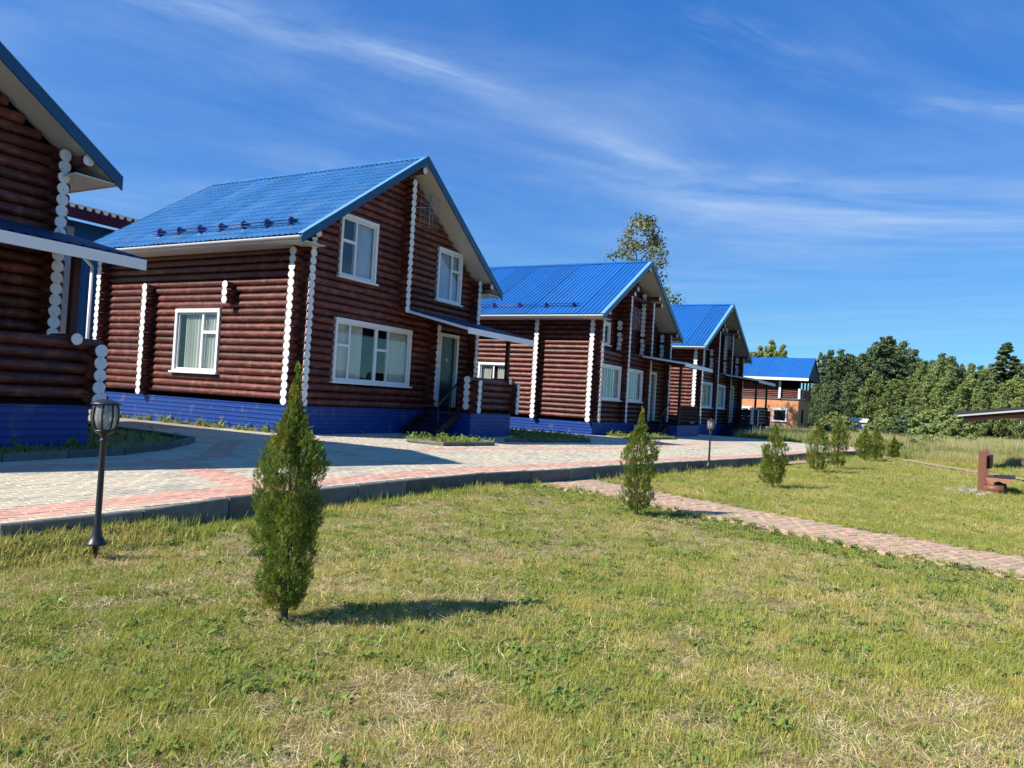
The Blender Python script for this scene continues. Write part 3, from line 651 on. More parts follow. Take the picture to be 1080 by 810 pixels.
    rd = MB(); rd.prism([(cx - .16, yf - .02, zp - .16 * sl + .05), (cx, yf - .02, zp + .06), (cx + .16, yf - .02, zp - .16 * sl + .05), (cx, yf - .02, zp + .03)], (0, yb - yf + .04, 0)); rd.build('ridge_cap', M[rm], rf)
    # soffits: sloped under the rakes, level under the eaves
    dp = T.get('sofd', .0)
    for s_ in (-1, 1):
        a = Vector((cx + s_ * (half - .06), yf + .01, ze - .11 + .06 * sl)); b = Vector((cx, yf + .01, zp - .115))
        MB().prism([a, b, b - Vector((0, 0, .02)), a - Vector((0, 0, .02))], (0, ovf + .06 + dp, 0)).build('rake_soffit', M['soffit' if T['kind'] == 'A' else 'soffitgrey'], rf)
    es = MB(); es.box((x0 + .05, yf + .02, ze - .14), (0.02, yb - .02, ze - .12)); es.build('eave_soffit', M['soffit'], rf); es = MB(); es.box((W - .02, yf + .02, ze - .14), (x1 - .05, yb - .02, ze - .12))
    es.build('eave_soffit', M['soffit'], rf)
    MB().box((x0 + .0, yf + .005, ze - .15), (x0 + .045, yb, ze - .02)).build('fascia_board', M['white'], rf); MB().box((x1 - .045, yf + .005, ze - .15), (x1, yb, ze - .02)).build('fascia_board', M['white'], rf)
    gu = MB(); gx = x0 - .055
    for i in range(7):
        t0 = PI * i / 7; t1 = PI * (i + 1) / 7
        gu.quad((gx - .055 * math.cos(t0), yf, ze - .045 - .06 * math.sin(t0)), (gx - .055 * math.cos(t0), yb, ze - .045 - .06 * math.sin(t0)), (gx - .055 * math.cos(t1), yb, ze - .045 - .06 * math.sin(t1)), (gx - .055 * math.cos(t1), yf, ze - .045 - .06 * math.sin(t1)), True)
    gu.prism([(gx - .055 * math.cos(PI * i / 7), yf - .004, ze - .045 - .06 * math.sin(PI * i / 7)) for i in range(8)], (0, .004, 0)); gu.build('gutter', M['white'], rf)
    snow_guard(rf, x0, ze, sl, T['guards'])
    # purlins poking out of the gable with white ends
    for px, pz in T['purlins']:
        l_ = log(fw, (px, .3, pz), (px, yf + .06, pz), .10); log_end(fw, (px, yf + .06, pz), (0, -1, 0), .1)
    # windows and door
    for i, wd in enumerate(T['wins']):
        M0 = Matrix.Translation((0, -.10, 0)) if wd[0] == 'F' else Matrix.Translation((-.10, 0, 0)) @ SIDE
        a, b = (wd[1], wd[2]) if wd[0] == 'F' else (-wd[2], -wd[1])
        yo = wd[7] if len(wd) > 7 else 0
        if yo: M0 = Matrix.Translation((0, yo, 0)) @ M0
        window(H, M0, a, b, wd[3], wd[4], wd[5], wd[6], seed=i)
    a, b, c_, d_ = T['door']; t = .1
    if T.get('nodoor'): a, b = 2.0, 3.1; c_, d_ = -5.2, -2.8
    db = MB(); db.box((a, -.14, c_), (a + t, .05, d_ - t)); db.box((b - t, -.14, c_), (b, .05, d_ - t)); db.box((a, -.142, d_ - t), (b, .052, d_))
    fr = db.build('door_frame', M['white'], H)
    dd = MB(); dd.box((a + t, -.03, c_ + .02), (b - t, .03, d_ - t)); 
    for q in ((.25, .9), (1.15, 1.95)): dd.box((a + t + .15, -.045, c_ + q[0]), (b - t - .15, -.03, c_ + q[1]))
    do = dd.build('door', M['door'], H); MB().cyl((b - t - .1, -.03, c_ + 1.0), (b - t - .1, -.10, c_ + 1.0), .015, n=6).cyl((b - t - .1, -.09, c_ + 1.0), (b - t - .23, -.09, c_ + 1.0), .012, n=6).build('handle', M['alu'], do)
    MB().box(((a + b) / 2 - .035, -.052, c_ + 1.5), ((a + b) / 2 + .035, -.046, c_ + 1.62)).build('number_plate', M['alu'], do)
    # --- awning
    a0, a1, ya, za, zw, = T['awn']; aw = MB(); aw.prism([(a0, ya, za), (a0, -.1, zw), (a0, -.1, zw + .03), (a0, ya, za + .03)], (a1 - a0, 0, 0)); A = aw.build('awning', M['woodpost'], H)
    Lw = math.hypot(-.1 - ya, zw - za); n = max(1, round((a1 - a0) / 1.0)); wd = (a1 - a0) / n
    me = sheet_mesh('rib', wd, Lw, M['rake']); v = Vector((0, -.1 - ya, zw - za)).normalized(); u = Vector((1, 0, 0)); w_ = u.cross(v)
    for i in range(n):
        o_ = Vector((a0 + wd * i, ya, za + .035)) + w_ * .001 * (i % 2); obj('roof_sheet', me, A, Matrix(((u.x, v.x, w_.x, o_.x), (u.y, v.y, w_.y, o_.y), (u.z, v.z, w_.z, o_.z), (0, 0, 0, 1))))
    fb = MB(); fb.box((a0 - .02, ya - .03, za - .14), (a1 + .02, ya - .005, za + .035)); fb.build('awning_fascia', M['white'], A)
    for xx in (a0 - .03, a1 + .005): MB().prism([(xx, ya, za - .045), (xx, -.12, zw - .045), (xx, -.12, zw + .035), (xx, ya, za + .035)], (.025, 0, 0)).build('awning_side_trim', M['white'], A)
    fb = MB(); fb.box((a0 + .02, ya + .01, za - .11), (a1 - .02, ya + .10, za - .005)); 
    for i in range(5):
        xx = a0 + .1 + (a1 - a0 - .25) * i / 4; fb.prism([(xx, ya + .1, za - .10), (xx, -.12, zw - .12), (xx, -.12, zw - .02), (xx, ya + .1, za + .01)], (.06, 0, 0))
    fb.build('rafters', M['woodpost'], A)
    # --- porch platform with its parapet, posts and steps
    p0, p1, py = T['porch']; pf = sk + .08
    pb = MB(); pb.box((p0, py, pf - .12), (p1, -.16, pf)); Pp = pb.build('porch', M['wallcore'], H)
    siding(Pp, (p0 - .02, py - .02, 0), (p1 + .02, py - .02, 0), -.25, sk, (0, -1, 0)); siding(Pp, (p0 - .02, py - .02, 0), (p0 - .02, -.14, 0), -.25, sk, (-1, 0, 0)); siding(Pp, (p1 + .02, py - .02, 0), (p1 + .02, -.14, 0), -.25, sk, (1, 0, 0))
    ph = T['par']
    if T['rail'] == 'log':
        z = pf + .02
        while z < ph:
            log(Pp, (p0 - .28, py, z + .1), (p1 + .12, py, z + .1), r); log_end(Pp, (p0 - .28, py, z + .1), (-1, 0, 0))
            log(Pp, (p0, py - .28, z), (p0, py + .45, z), r); log_end(Pp, (p0, py - .28, z), (0, -1, 0))
            log(Pp, (p1, py - .28, z), (p1, -.2, z), r); log_end(Pp, (p1, py - .28, z), (0, -1, 0)); z += R_
        log(Pp, (p1 - .35, py - .16, ph + .02), (p1 - .35, py + .5, ph + .02), .09); log_end(Pp, (p1 - .35, py - .16, ph + .02), (0, -1, 0), .095)
    else:
        MB().box((p0, py - .03, ph - .05), (p1, py + .03, ph)).build('handrail', M['woodpost'], Pp); MB().box((p0, py - .025, pf + .08), (p1, py + .025, pf + .12)).build('bottom_rail', M['woodpost'], Pp)
        x = p0 + .1
        while x < p1: MB().box((x, py - .02, pf + .12), (x + .03, py + .02, ph - .05)).build('baluster', M['woodpost'], Pp); x += .15
        for zz in (.28, .42, .56): MB().box((p0, py - .031, pf + zz), (p1, py - .022, pf + zz + .022)).build('lattice_rail', M['woodpost'], Pp)
    for px in T['posts']: MB().box((px - .055, py - .055, (ph if T['rail'] == 'log' else pf)), (px + .055, py + .055, za + .0 + (py - ya) * (zw - za) / (-ya) - .0)).build('post', M['woodpost'], Pp)
    # steps down on the left of the platform
    st = empty_child('steps', Pp); n = 4
    for i in range(n):
        z1_ = pf - (i + 1) * pf / (n + 1); MB().box((p0 - .05 - .28 * (i + 1), -1.55, z1_ - .04), (p0 - .03 - .28 * i, -.45, z1_)).build('step', M['woodpost'], st)
    for yy in (-1.6, -.42): MB().prism([(p0 - .03, yy, pf - .02), (p0 - .03, yy, pf - .25), (p0 - 1.25, yy, -.1), (p0 - 1.25, yy, .12)], (0, .04, 0)).build('stringer', M['woodpost'], st)
    for yy in (-1.58,):
        a = Vector((p0 - 1.2, yy, .85)); b = Vector((p0 - .03, yy, pf + .95)); MB().cyl(a, b, .028, n=6).build('handrail', M['iron'], st)
        for t_ in (0.02, .5, .98): q = a.lerp(b, t_); MB().cyl((q.x, q.y, q.z - .8), q, .018, n=6).build('rail_post', M['iron'], st)
    return H, rf, fw, sw

def shift(t, **k): d = dict(t); d.update(k); return d
A_ = dict(kind='A', W=8.0, D=8.3, ze=4.86, zp=8.22, sk=.68, ovs=.81, tile='tile', rec=99,
          cutsF=[(1.25, 2.72, 4.22, 5.93), (5.81, 7.15, 4.22, 5.93), (1.26, 4.59, 1.36, 3.08), (6.1, 7.25, .6, 3.2)],
          cutsS=[(2.88, 4.67, 1.40, 3.15)],
          cols=[(0, .78, 5.15, False), (4.0, 3.68, 7.5, True), (5.72, 1.1, 3.5, True), (W_ := 8.0, .88, 5.15, False)],
          colsS=[(5.85, .78, 3.85), (2.45, 3.38, 3.8), (8.1, .78, 4.6)],
          wins=[('F', 1.22, 2.75, 4.2, 5.95, 'one_l', 'curtainblue'), ('F', 5.78, 7.18, 4.2, 5.95, 'one_r', 'curtainblue'), ('F', 1.23, 4.62, 1.34, 3.1, 'wide', 'curtain'), ('S', 2.85, 4.70, 1.38, 3.17, 'one_r', 'curtain')],
          door=(6.12, 7.22, .78, 3.2), guards=[.22 + i * .87 for i in range(7)], purlins=[(4.0, 7.82), (.0 - .22, 5.02), (8.22, 5.02)],
          awn=(4.1, 8.0, -2.5, 3.12, 3.68), porch=(5.35, 7.75, -1.95), par=1.72, rail='log', posts=(7.4,))
hA, rA, fA, sA = house('log_house', 'log house with streaky blue tiled roof and wide shaded front window behind the nearest thuja', 14.15, 14.35, 0.06, A_)
antenna(fA, (4.05, -.4, 6.75), 1.0)
hz, _, _, _ = house('log_house', 'dark log house cut off by the left edge behind the garden lamp', -0.28, 14.17, 0.02, shift(A_, guards=[1.5, 2.5, 3.5], nodoor=True, cutsF=[(1.26, 4.59, 1.36, 3.08)], wins=[('F', 1.23, 4.62, 1.34, 3.1, 'wide', 'curtain')], cols=[(0, .78, 5.15, False), (8.0, .88, 5.15, False)], awn=(4.1, 8.22, -2.5, 3.12, 3.68)))
B_ = dict(kind='B', W=8.7, D=9.3, ze=4.76, zp=7.78, sk=.52, ovs=.86, tile='rib', rec=3.62,
          cutsF=[(.53, 2.7, 1.46, 2.9), (3.43, 5.47, 1.46, 2.9), (6.3, 7.4, .4, 2.95)], cutsS=[(3.9, 5.35, 1.3, 2.76)],
          cols=[(0, .62, 4.85, False), (2.95, .62, 6.15, True), (5.85, .62, 6.15, True), (8.7, .62, 4.85, True)],
          colsS=[(2.5, .62, 4.65), (0, 3.62, 4.7)],
          brk=[(2.95, 3.7, 4.35, 1), (5.85, 3.7, 4.35, 1), (8.7, 3.7, 4.35, 1), (2.95, 4.6, 4.95, 0), (5.85, 4.6, 6.5, 0), (8.7, 4.6, 5.0, 0)],
          wins=[('F', .5, 2.73, 1.44, 2.92, '3', 'curtain'), ('F', 3.4, 5.5, 1.44, 2.92, '3', 'curtain'), ('S', 3.87, 5.38, 1.28, 2.78, '2', 'curtain'), ('F', 1.1, 2.1, 3.75, 4.75, '1', None, .35)],
          door=(6.3, 7.4, .62, 2.95), guards=[.9 + i * 1.25 for i in range(6)], purlins=[(4.35, 7.42), (2.95, 6.32), (2.6, 6.05), (5.85, 6.32), (6.2, 6.05), (-.1, 4.92), (8.8, 4.92)],
          awn=(5.1, 9.7, -2.2, 3.3, 3.58), porch=(5.2, 8.6, -1.95), par=1.42, rail='lattice', posts=(5.35, 8.5), sofd=1.05)
def upper_b(fw, T):
    """set-back upper gable wall with balcony openings"""
    W, ze, zp = T['W'], T['ze'], T['zp']; cx = W / 2; kx = W / 8.7; sl = (zp - ze) / (cx + T['ovs']); y = .35
    MB().prism([(.05, y + .1, 3.5), (W - .05, y + .1, 3.5), (W - .05, y + .1, 4.9), (cx, y + .1, zp - .3), (.05, y + .1, 4.9)], (0, .05, 0)).build('wall_core', M['wallcore'], fw)
    z = 3.6
    while z < zp - .35:
        hw = min(cx, (zp - .25 - z) / sl)
        for a, b in minus(cx - hw, cx + hw, [(1.1 * kx, 2.1 * kx)] if 3.75 < z < 4.75 else [(3.3 * kx, 4.5 * kx)] if 3.6 < z < 5.6 else []): log(fw, (a, y, z), (b, y, z), .11)
        z += .2
    MB().box((3.32 * kx, y - .02, 3.55), (4.48 * kx, y + .04, 5.6)).build('balcony_door', M['door'], fw)
    for cxx in (2.95 * kx, 5.85 * kx):
        z = .62
        while z < 6.1: log(fw, (cxx, -.3, z), (cxx, y, z), .11) if z > 3.5 else None; z += .2
    for z in (3.62,): MB().box((2.3, -.2, 3.52), (W + .1, y, 3.6)).build('balcony_floor', M['woodpost'], fw)
    MB().box((2.2, -.12, 6.02), (6.6, .0, 6.18)).build('tie_beam', M['woodpost'], fw)
hB, rB, fB, sB = house('log_house', 'log house with ribbed blue roof and set-back balcony gable, second of the whole houses', 28.1, 12.15, 0.0, B_)
upper_b(fB, B_); antenna(fB, (1.6, -.75, 4.95), .95)
k_ = 1.12
B2 = shift(B_, rail='log', par=1.6, guards=[1.2], posts=(5.6 * k_, 8.5 * k_), W=8.7 * k_, cutsF=[(a * k_, b * k_, c, d) for a, b, c, d in B_['cutsF']], cols=[(a * k_, b, c, d) for a, b, c, d in B_['cols']],
           brk=[(a * k_, b, c, d) for a, b, c, d in B_['brk']], wins=[(w_[0], w_[1] * k_, w_[2] * k_) + w_[3:] if w_[0] == 'F' else w_ for w_ in B_['wins']], door=(6.3 * k_, 7.4 * k_, .62, 2.95),
           purlins=[(a * k_, b) for a, b in B_['purlins']], awn=(5.1 * k_, 9.7 * k_, -2.2, 3.3, 3.58), porch=(5.2 * k_, 8.6 * k_, -1.95))
hC, rC, fC, sC = house('log_house', 'smallest looking log house, last in the row before the orange brick one', 41.42, 11.75, -0.02, B2)
upper_b(fC, B2); antenna(fC, (2.6, -.75, 5.35), .8)
hz['group'] = hA['group'] = hB['group'] = hC['group'] = 'log houses with blue roofs in a row'
# downpipe on the back corner of the near house
dp = MB(); dp.cyl((-.62, 8.55, 4.75), (-.42, 8.35, 4.45), .05, n=8).cyl((-.42, 8.35, 4.45), (-.42, 8.35, .2), .05, n=8); dp.build('downpipe', M['white'], hA)

# ---- blue sided building behind
def blue_building():
    X0, X1, Y0, Y1, Z1 = 14.85, 27.5, 27.0, 36, 6.95
    o = empty('sided_building', (X0, Y0, 0)); tag(o, 'blue metal sided building with maroon roof edge behind the first log houses', 'building')
    W, D = X1 - X0, Y1 - Y0; mb = MB(); x = 0
    while x < W:
        for a, b, c, d in ((0, .12, 0, 0), (.12, .14, 0, .02), (.14, .2, .02, .02), (.2, .22, .02, 0)): mb.quad((x + a, -c, -.2), (x + b, -d, -.2), (x + b, -d, Z1 - .9), (x + a, -c, Z1 - .9))
        x += .22
    mb.box((0.02, .05, -.2), (W, D, Z1 - .3)); mb.build('wall', M['teal'], o)
    MB().box((-.12, -.06, -.2), (.7, .04, Z1 - .55)).build('corner_trim', M['soffitgrey'], o)
    MB().box((-.6, -.7, Z1 - .35), (W + .6, -.62, Z1)).build('fascia_board', M['maroon'], o)
    MB().prism([(-.6, -.62, Z1 - .35), (-.6, D * .5, Z1 + 1.2), (-.6, D * .5, Z1 + 1.3), (-.6, -.62, Z1 - .05)], (W + 1.2, 0, 0)).build('roof', M['maroon'], o)
    rm = MB(); x = -.65
    while x < W + .6: rm.prism([(x, -.75, Z1 - .01), (x + .03, -.75, Z1 + .1), (x + .13, -.75, Z1 + .1), (x + .16, -.75, Z1 - .01)], (0, .9, .25)); x += .30
    rm.build('roof_ribs', M['bitumen'], o)
blue_building()

# ---- orange brick house beyond the row
def brick_house():
    o = empty('brick_house', (83.2, 12.75, -.3)); tag(o, 'far house with orange brick ground floor, timber upper floor and plain blue roof', 'house')
    L, W = 15.5, 7.0
    mb = MB(); mb.box((0, 0, -1), (W, L, 3.3)); b = mb.build('brick_storey', M['orangebrick'], o)
    MB().box((-.12, -.12, 3.3), (W + .12, L + .1, 3.42)).build('string_course', M['concrete'], o)
    u = empty_child('timber_storey', o); MB().box((.1, 1.9, 3.42), (W - .1, L - .2, 5.35)).build('wall_core', M['wallcore'], u)
    MB().box((1.6, .1, 3.42), (1.7, 1.88, 5.6)).build('balcony_dark_panel', M['wallcore'], u)  # near-black panel added so the balcony recess reads dark
    z = 3.52
    while z < 5.35:
        for a, b_ in minus(1.8, L, [(7.3, 9.2)] if z > 4.0 else []): log(u, (0.1, a, z), (.1, b_, z), .105)
        z += .2
    for yy, za, zb in ((1.9, 3.5, 5.4), (10.2, 3.5, 5.4), (-.05, 3.5, 4.5)):
        z = za
        while z < zb: log_end(u, (-.22, yy, z), (-1, 0, 0), .13); log(u, (.15, yy, z), (-.21, yy, z), .12); z += .21
    for z in (3.55, 3.75, 3.95, 4.15, 4.35): log(u, (.1, 0, z), (.1, 1.8, z), .1); log(u, (.0, -.05, z), (W, -.05, z), .1)
    for z in (3.55, 3.75, 3.95, 4.15, 4.35): log_end(u, (.45, -.3, z), (0, -1, 0), .13)
    for xx in (.1, 2.3, 4.6, W - .1): MB().box((xx - .08, -.13, 3.42), (xx + .08, .03, 5.4)).build('post', M['woodpost'], u)
    for i, (y0, y1, z0, z1) in enumerate(((1.1, 2.5, .95, 2.25), (4.9, 6.4, .95, 2.25), (8.4, 9.6, .95, 2.25))):
        window(o, Matrix.Translation((-.07, 0, 0)) @ SIDE, -y1, -y0, z0, z1, '1' if i == 0 else '2', None, seed=i); MB().box((-.014, y0 + .05, z0 + .05), (-.004, y1 - .05, z1 - .05)).build('dark_plate', M['dark'], o); MB().box((-.08, y0 - .25, z1), (.0, y1 + .25, z1 + .12)).build('lintel', M['soffit'], o)  # plate on the brick behind each pane is painted as an unlit room
    window(o, Matrix.Translation((-.06, 0, 0)) @ SIDE, -9.2, -7.3, 4.1, 5.1, '2', None, seed=4)
    MB().box((W * .3, -.01, .9), (W * .5, .0, 2.3)).build('side_window', M['dark'], o)
    zr, ze_ = 7.9, 5.55; rf = MB()
    for s_ in (-1, 1):
        xe = W / 2 + s_ * (W / 2 + .9); rf.prism([(xe, -1.0, ze_), (W / 2, -1.0, zr), (W / 2, -1.0, zr - .15), (xe, -1.0, ze_ - .15)], (0, L + 1.6, 0))
    R_ = rf.build('roof', M['rake'], o)
    roof_slope(R_, -.92, ze_ + .01, W / 2, zr + .01, -1.02, L + .6, 'rib', 'roof')
    MB().box((-.95, -1.0, ze_ - .28), (-.9, L + .6, ze_ - .0)).build('fascia_board', M['white'], R_)
    MB().prism([(-.7, -.9, ze_ - .1), (W + .7, -.9, ze_ - .1), (W / 2, -.9, zr - .2)], (0, .05, 0)).build('gable_panel', M['bitumen'], R_)
    MB().cyl((W / 2, 5.0, zr), (W / 2, 5.0, zr + .35), .18, n=8).build('vent', M['bitumen'], R_)
brick_house()
# ---- far white roofed shed
o = empty('shed', (*ground_at(907, 84), -.35)); tag(o, 'low shed with pale roof far off at the edge of the wood', 'shed')
MB().box((-.8, -.85, -.3), (.8, .85, 1.40)).build('wall', M['soffitgrey'], o); MB().prism([(-1.0, -1.0, 1.40), (-1.0, -1.0, 1.52), (1.0, -1.0, 1.85), (1.0, -1.0, 1.73)], (0, 2.0, 0)).build('roof', M['soffit'], o)

# ------------------------------------------------------------------ garden lamps
def lamp(x, y, z, label):
    o = empty('garden_lamp', (x, y, z)); tag(o, label, 'garden lamp', 'black garden lamps along the pavement')
    mb = MB(); mb.box((-.012, -.004, -.02), (.012, .004, .14)); mb.box((-.004, -.012, -.02), (.004, .012, .14)); mb.prism([(-.028, 0, .13), (.028, 0, .13), (.006, 0, -.02), (-.006, 0, -.02)], (0, .006, 0)); mb.build('ground_stake', M['iron'], o)
    pr = [(.0, .125), (.078, .125), (.08, .135), (.062, .15), (.042, .19), (.031, .25), (.025, .33), (.023, .36), (.0235, .5), (.021, .9), (.0225, .905), (.022, .93)]
    MB().lathe(pr, 18).build('post', M['iron'], o)
    MB().lathe([(.022, .925), (.035, .94), (.024, .95), (.022, .975), (.03, .985), (.06, 1.0), (.072, 1.01), (.072, 1.022), (.05, 1.025), (0, 1.026)], 18).build('collar', M['iron'], o)
    prof = [(.060, 1.026), (.078, 1.045), (.088, 1.08), (.094, 1.12), (.092, 1.16), (.088, 1.20), (.078, 1.222)]
    MB().lathe(prof, 20).build('glass_globe', M['lampglass'], o)
    for i in range(8):
        t = 2 * PI * i / 8; mb = MB()
        for (r0, z0), (r1, z1) in zip(prof[:-1], prof[1:]): mb.cyl(((r0 + .003) * math.cos(t), (r0 + .003) * math.sin(t), z0), ((r1 + .003) * math.cos(t), (r1 + .003) * math.sin(t), z1), .0085, n=5, caps=False)
        mb.build('cage_rib', M['iron'], o)
    MB().lathe([(.0, 1.03), (.02, 1.03), (.02, 1.08), (.028, 1.09), (.03, 1.13), (.02, 1.16), (0, 1.165)], 12).build('bulb', M['white'], o)
    MB().lathe([(.078, 1.218), (.108, 1.221), (.110, 1.230), (.088, 1.240), (.060, 1.254), (.028, 1.264), (.012, 1.268), (.016, 1.276), (.010, 1.288), (0, 1.292)], 18).build('cap', M['iron'], o)
lamp(3.63, 5.69, -.245, 'black garden lamp at the front beside the foreground pavement edge')
lamp(18.4, 4.80, float(gz(18.4, 4.80)), 'small distant black garden lamp on the lawn before the third house')

# ------------------------------------------------------------------ plants
def thuja_mesh(seed, h, rmax, n, leafsz):
    r = np.random.default_rng(seed); 
    # clumps: upward growing sprays arranged round the stem
    nc = n; t = r.random(nc) ** .85; z = .05 + t * .92
    prof = np.interp(z, [0, .06, .15, .28, .42, .52, .62, .70, .78, .87, 1], [.22, .52, .78, .90, .84, .88, 1.0, .80, .50, .20, .03])
    th = r.random(nc) * 2 * PI; lob = 1 + .20 * np.sin(3 * th + seed + 9 * z) + .15 * np.sin(5 * th - 14 * z)+ .10 * np.sin(23 * z + 2 * th) + .55 * (vn(th * 1.6, z * 8, 1, seed * 2.7) - .5)
    rad = rmax * prof * lob * (.35 + .65 * np.sqrt(r.random(nc)))
    C = np.stack([rad * np.cos(th), rad * np.sin(th), z * h * .93], 1)
    out_ = np.stack([np.cos(th), np.sin(th), np.zeros(nc)], 1)
    up = np.array([0, 0, 1.0]); D = unit(up * (0.75 + .5 * r.random(nc))[:, None] + out_ * (.55 * (1 - z) + .15)[:, None] + r.normal(0, .28, (nc, 3)))
    top = z > .86; D[top] = unit(up + r.normal(0, .12, (top.sum(), 3)))
    ne = 70; ez = .80 + .20 * r.random(ne); ea = r.random(ne) * 2 * PI; er_ = rmax * .22 * (1.05 - ez) * 5 * r.random(ne)
    C = np.concatenate([C, np.stack([er_ * np.cos(ea), er_ * np.sin(ea), ez * h * .97], 1)]); D = np.concatenate([D, unit(up + r.normal(0, .10, (ne, 3)))]); z = np.concatenate([z, ez]); th = np.concatenate([th, ea]); nc += ne
    k = 9; ct = tints(nc, .32, .16, r); sparse = vn(th * 2, z * 7, 1, seed) ; 
    keep = (sparse > .2); C, D, ct = C[keep], D[keep], ct[keep]; nc = len(C)
    tone = np.where(vn(C[:, 0] * 9 + 5, C[:, 2] * 7, 1, seed + 3) > .72, 1.0, 0)[:, None] * np.array([.75, .1, 0, 0]) ; ct = ct * (1 + tone * .6)
    side = unit(np.cross(D, r.normal(0, 1, (nc, 3)))); nrm = np.cross(D, side)
    Ls, cs, ds, us, ts = [], [], [], [], []
    sz = leafsz * (.7 + .7 * r.random(nc))
    for i in range(k):
        f = (i + .5) / k; sg = 1 if i % 2 else -1
        d = unit(D * (.55 + .5 * f) + side * (sg * (1.0 - .75 * f)) + nrm * r.normal(0, .12, (nc, 1)))
        c = C + D * (sz * f * 1.6)[:, None]; cs.append(c); ds.append(d); us.append(unit(np.cross(d, nrm) + r.normal(0, .25, (nc, 3)))); Ls.append(sz * (1.0 - .45 * f)); ts.append(ct * (1 + (r.random((nc, 1)) - .5) * .3))
    c = np.concatenate(cs); V, F = leaves(c, np.concatenate(ds), np.concatenate(us), np.concatenate(Ls), np.concatenate(Ls) * .36)
    return fast_mesh('crown', V, F, M['thuja'], np.concatenate(ts))
def thuja_stem(seed, h, rmax):
    r = random.Random(seed); mb = MB(); 
    for s_ in range(2 if h > 1 else 1):
        p = Vector((r.uniform(-.02, .02), r.uniform(-.02, .02), -.04)); q = p
        for i in range(6): q2 = q + Vector((r.uniform(-.025, .025), r.uniform(-.025, .025), h * .15)); mb.cyl(q, q2, .016 * (1 - i / 7) * h / 1.3, .016 * (1 - (i + 1) / 7) * h / 1.3, n=6, caps=False); q = q2
    for i in range(46):
        z = h * r.uniform(.06, .8); a = r.uniform(0, 6.28); L = rmax * r.uniform(.4, .95) * (1 - z / h * .6); mb.cyl((0, 0, z), (L * math.cos(a), L * math.sin(a), z + L * r.uniform(.5, 1.3)), .005, .002, n=4, caps=False)
    return mb.mesh('stem', M['bark'])
def thuja(x, y, h, rmax, seed, label, n=1500, leafsz=.03, rz=0):
    z = float(gz(x, y)); o = empty('thuja', (x, y, z), rz); tag(o, label, 'thuja bush', 'young thujas planted in a line across the lawn')
    obj('crown', thuja_mesh(seed, h, rmax, n, leafsz), o); obj('stem', thuja_stem(seed, h, rmax), o)
    return o
thuja(3.44, 3.47, 1.62, .198, 11, 'nearest and largest thuja, bushy, casting a long shadow on the lawn', 6600, .021)
thuja(9.72, 3.46, 1.49, .225, 5, 'second thuja from the front, beside the red brick path', 3900, .024)
for i, (x, y, h, rr_, lb) in enumerate(((15.9, 2.85, 1.24, .27, 'third thuja from the front, with a thin pinched waist'), (21.5, 2.75, 1.30, .31, 'fourth thuja from the front, wide and bushy'),
        (23.9, 2.5, 1.52, .25, 'fifth thuja, dark narrow column taller than its neighbours'), (29.3, 2.23, 1.15, .30, 'sixth thuja, small oval one beyond the dark narrow column'),
        (30.6, 1.95, 1.2, .30, 'seventh thuja, yellower one touching the sixth'), (33.5, 1.5, .85, .2, 'eighth thuja, low pointed one by the sandy track'))):
    thuja(x, y, h * 1.03, rr_ * .98, 20 + i, lb, 1700, .038, i * 1.3)

def crown_mesh(seed, kind, h, w_, nclump, nleaf, lsz, m):
    """kinds: round, birch, spruce, aspen; crown spans z 0..h"""
    r = np.random.default_rng(seed)
    t = r.random(nclump); th = r.random(nclump) * 2 * PI
    if kind == 'spruce':
        z = t ** .9; rad = w_ * (1 - z) ** .75 * (.25 + .75 * r.random(nclump)) + .004; cs = .06 * w_ + .24 * w_ * (1 - z)
    elif kind == 'birch':
        z = t; rad = w_ * np.interp(z, [0, .15, .4, .7, 1], [.5, .9, 1, .6, .05]) * np.sqrt(r.random(nclump)); cs = w_ * (.30 - .18 * z)
    elif kind == 'aspen':
        z = t; rad = w_ * np.interp(z, [0, .2, .5, .8, 1], [.75, 1, .95, .7, .2]) * np.sqrt(r.random(nclump)); cs = np.full(nclump, .2 * w_)
    else:
        nl = 8; la = np.arange(nl) * 2.4 + r.normal(0, .4, nl); lr = w_ * .62 * np.sqrt(np.arange(nl) / nl) ; lh = 1 - .40 * (np.arange(nl) / nl) ** .8 * (.5 + .7 * r.random(nl))
        pk = lh * np.linspace(1.5, .8, nl); li = r.choice(nl, nclump, p=pk / pk.sum()); z = (.02 + .98 * t ** .85) * lh[li]; rel = z / lh[li]
        rad = w_ * .50 * np.interp(rel, [0, .25, .55, .8, 1], [.9, 1, .85, .50, .10]) * np.sqrt(r.random(nclump)); cs = w_ * (.25 - .13 * rel ** 2)
    if kind == 'round':
        C = np.stack([lr[li] * np.cos(la[li]) + rad * np.cos(th), lr[li] * np.sin(la[li]) + rad * np.sin(th), z * h], 1)
    else:
        lob = 1 + .22 * np.sin(2 * th + seed) + .15 * np.sin(3 * th + 7 * z)
        C = np.stack([rad * lob * np.cos(th), rad * lob * np.sin(th), z * h], 1)
    ci = np.repeat(np.arange(nclump), nleaf); n = len(ci)
    off = unit(r.normal(0, 1, (n, 3))) * (r.random(n) ** .45)[:, None] * cs[ci][:, None] * (.7 + .6 * r.random(n))[:, None]
    off[:, 2] *= .55 if kind == 'spruce' else .8
    c = C[ci] + off; nr = unit(off + r.normal(0, .5, (n, 3)) * cs[ci][:, None] + np.array([0, 0, .3]) * cs[ci][:, None])
    d = unit(np.cross(nr, r.normal(0, 1, (n, 3)))); u = np.cross(nr, d); ln = lsz * (.6 + .8 * r.random(n))
    V, F = leaves(c - d * ln[:, None] * .5, d, u, ln, ln * .75)
    ctn = tints(nclump, .22, .10, r)[ci] * (1 + (r.random((n, 1)) - .5) * .35)
    return fast_mesh('crown', V, F, m, ctn)
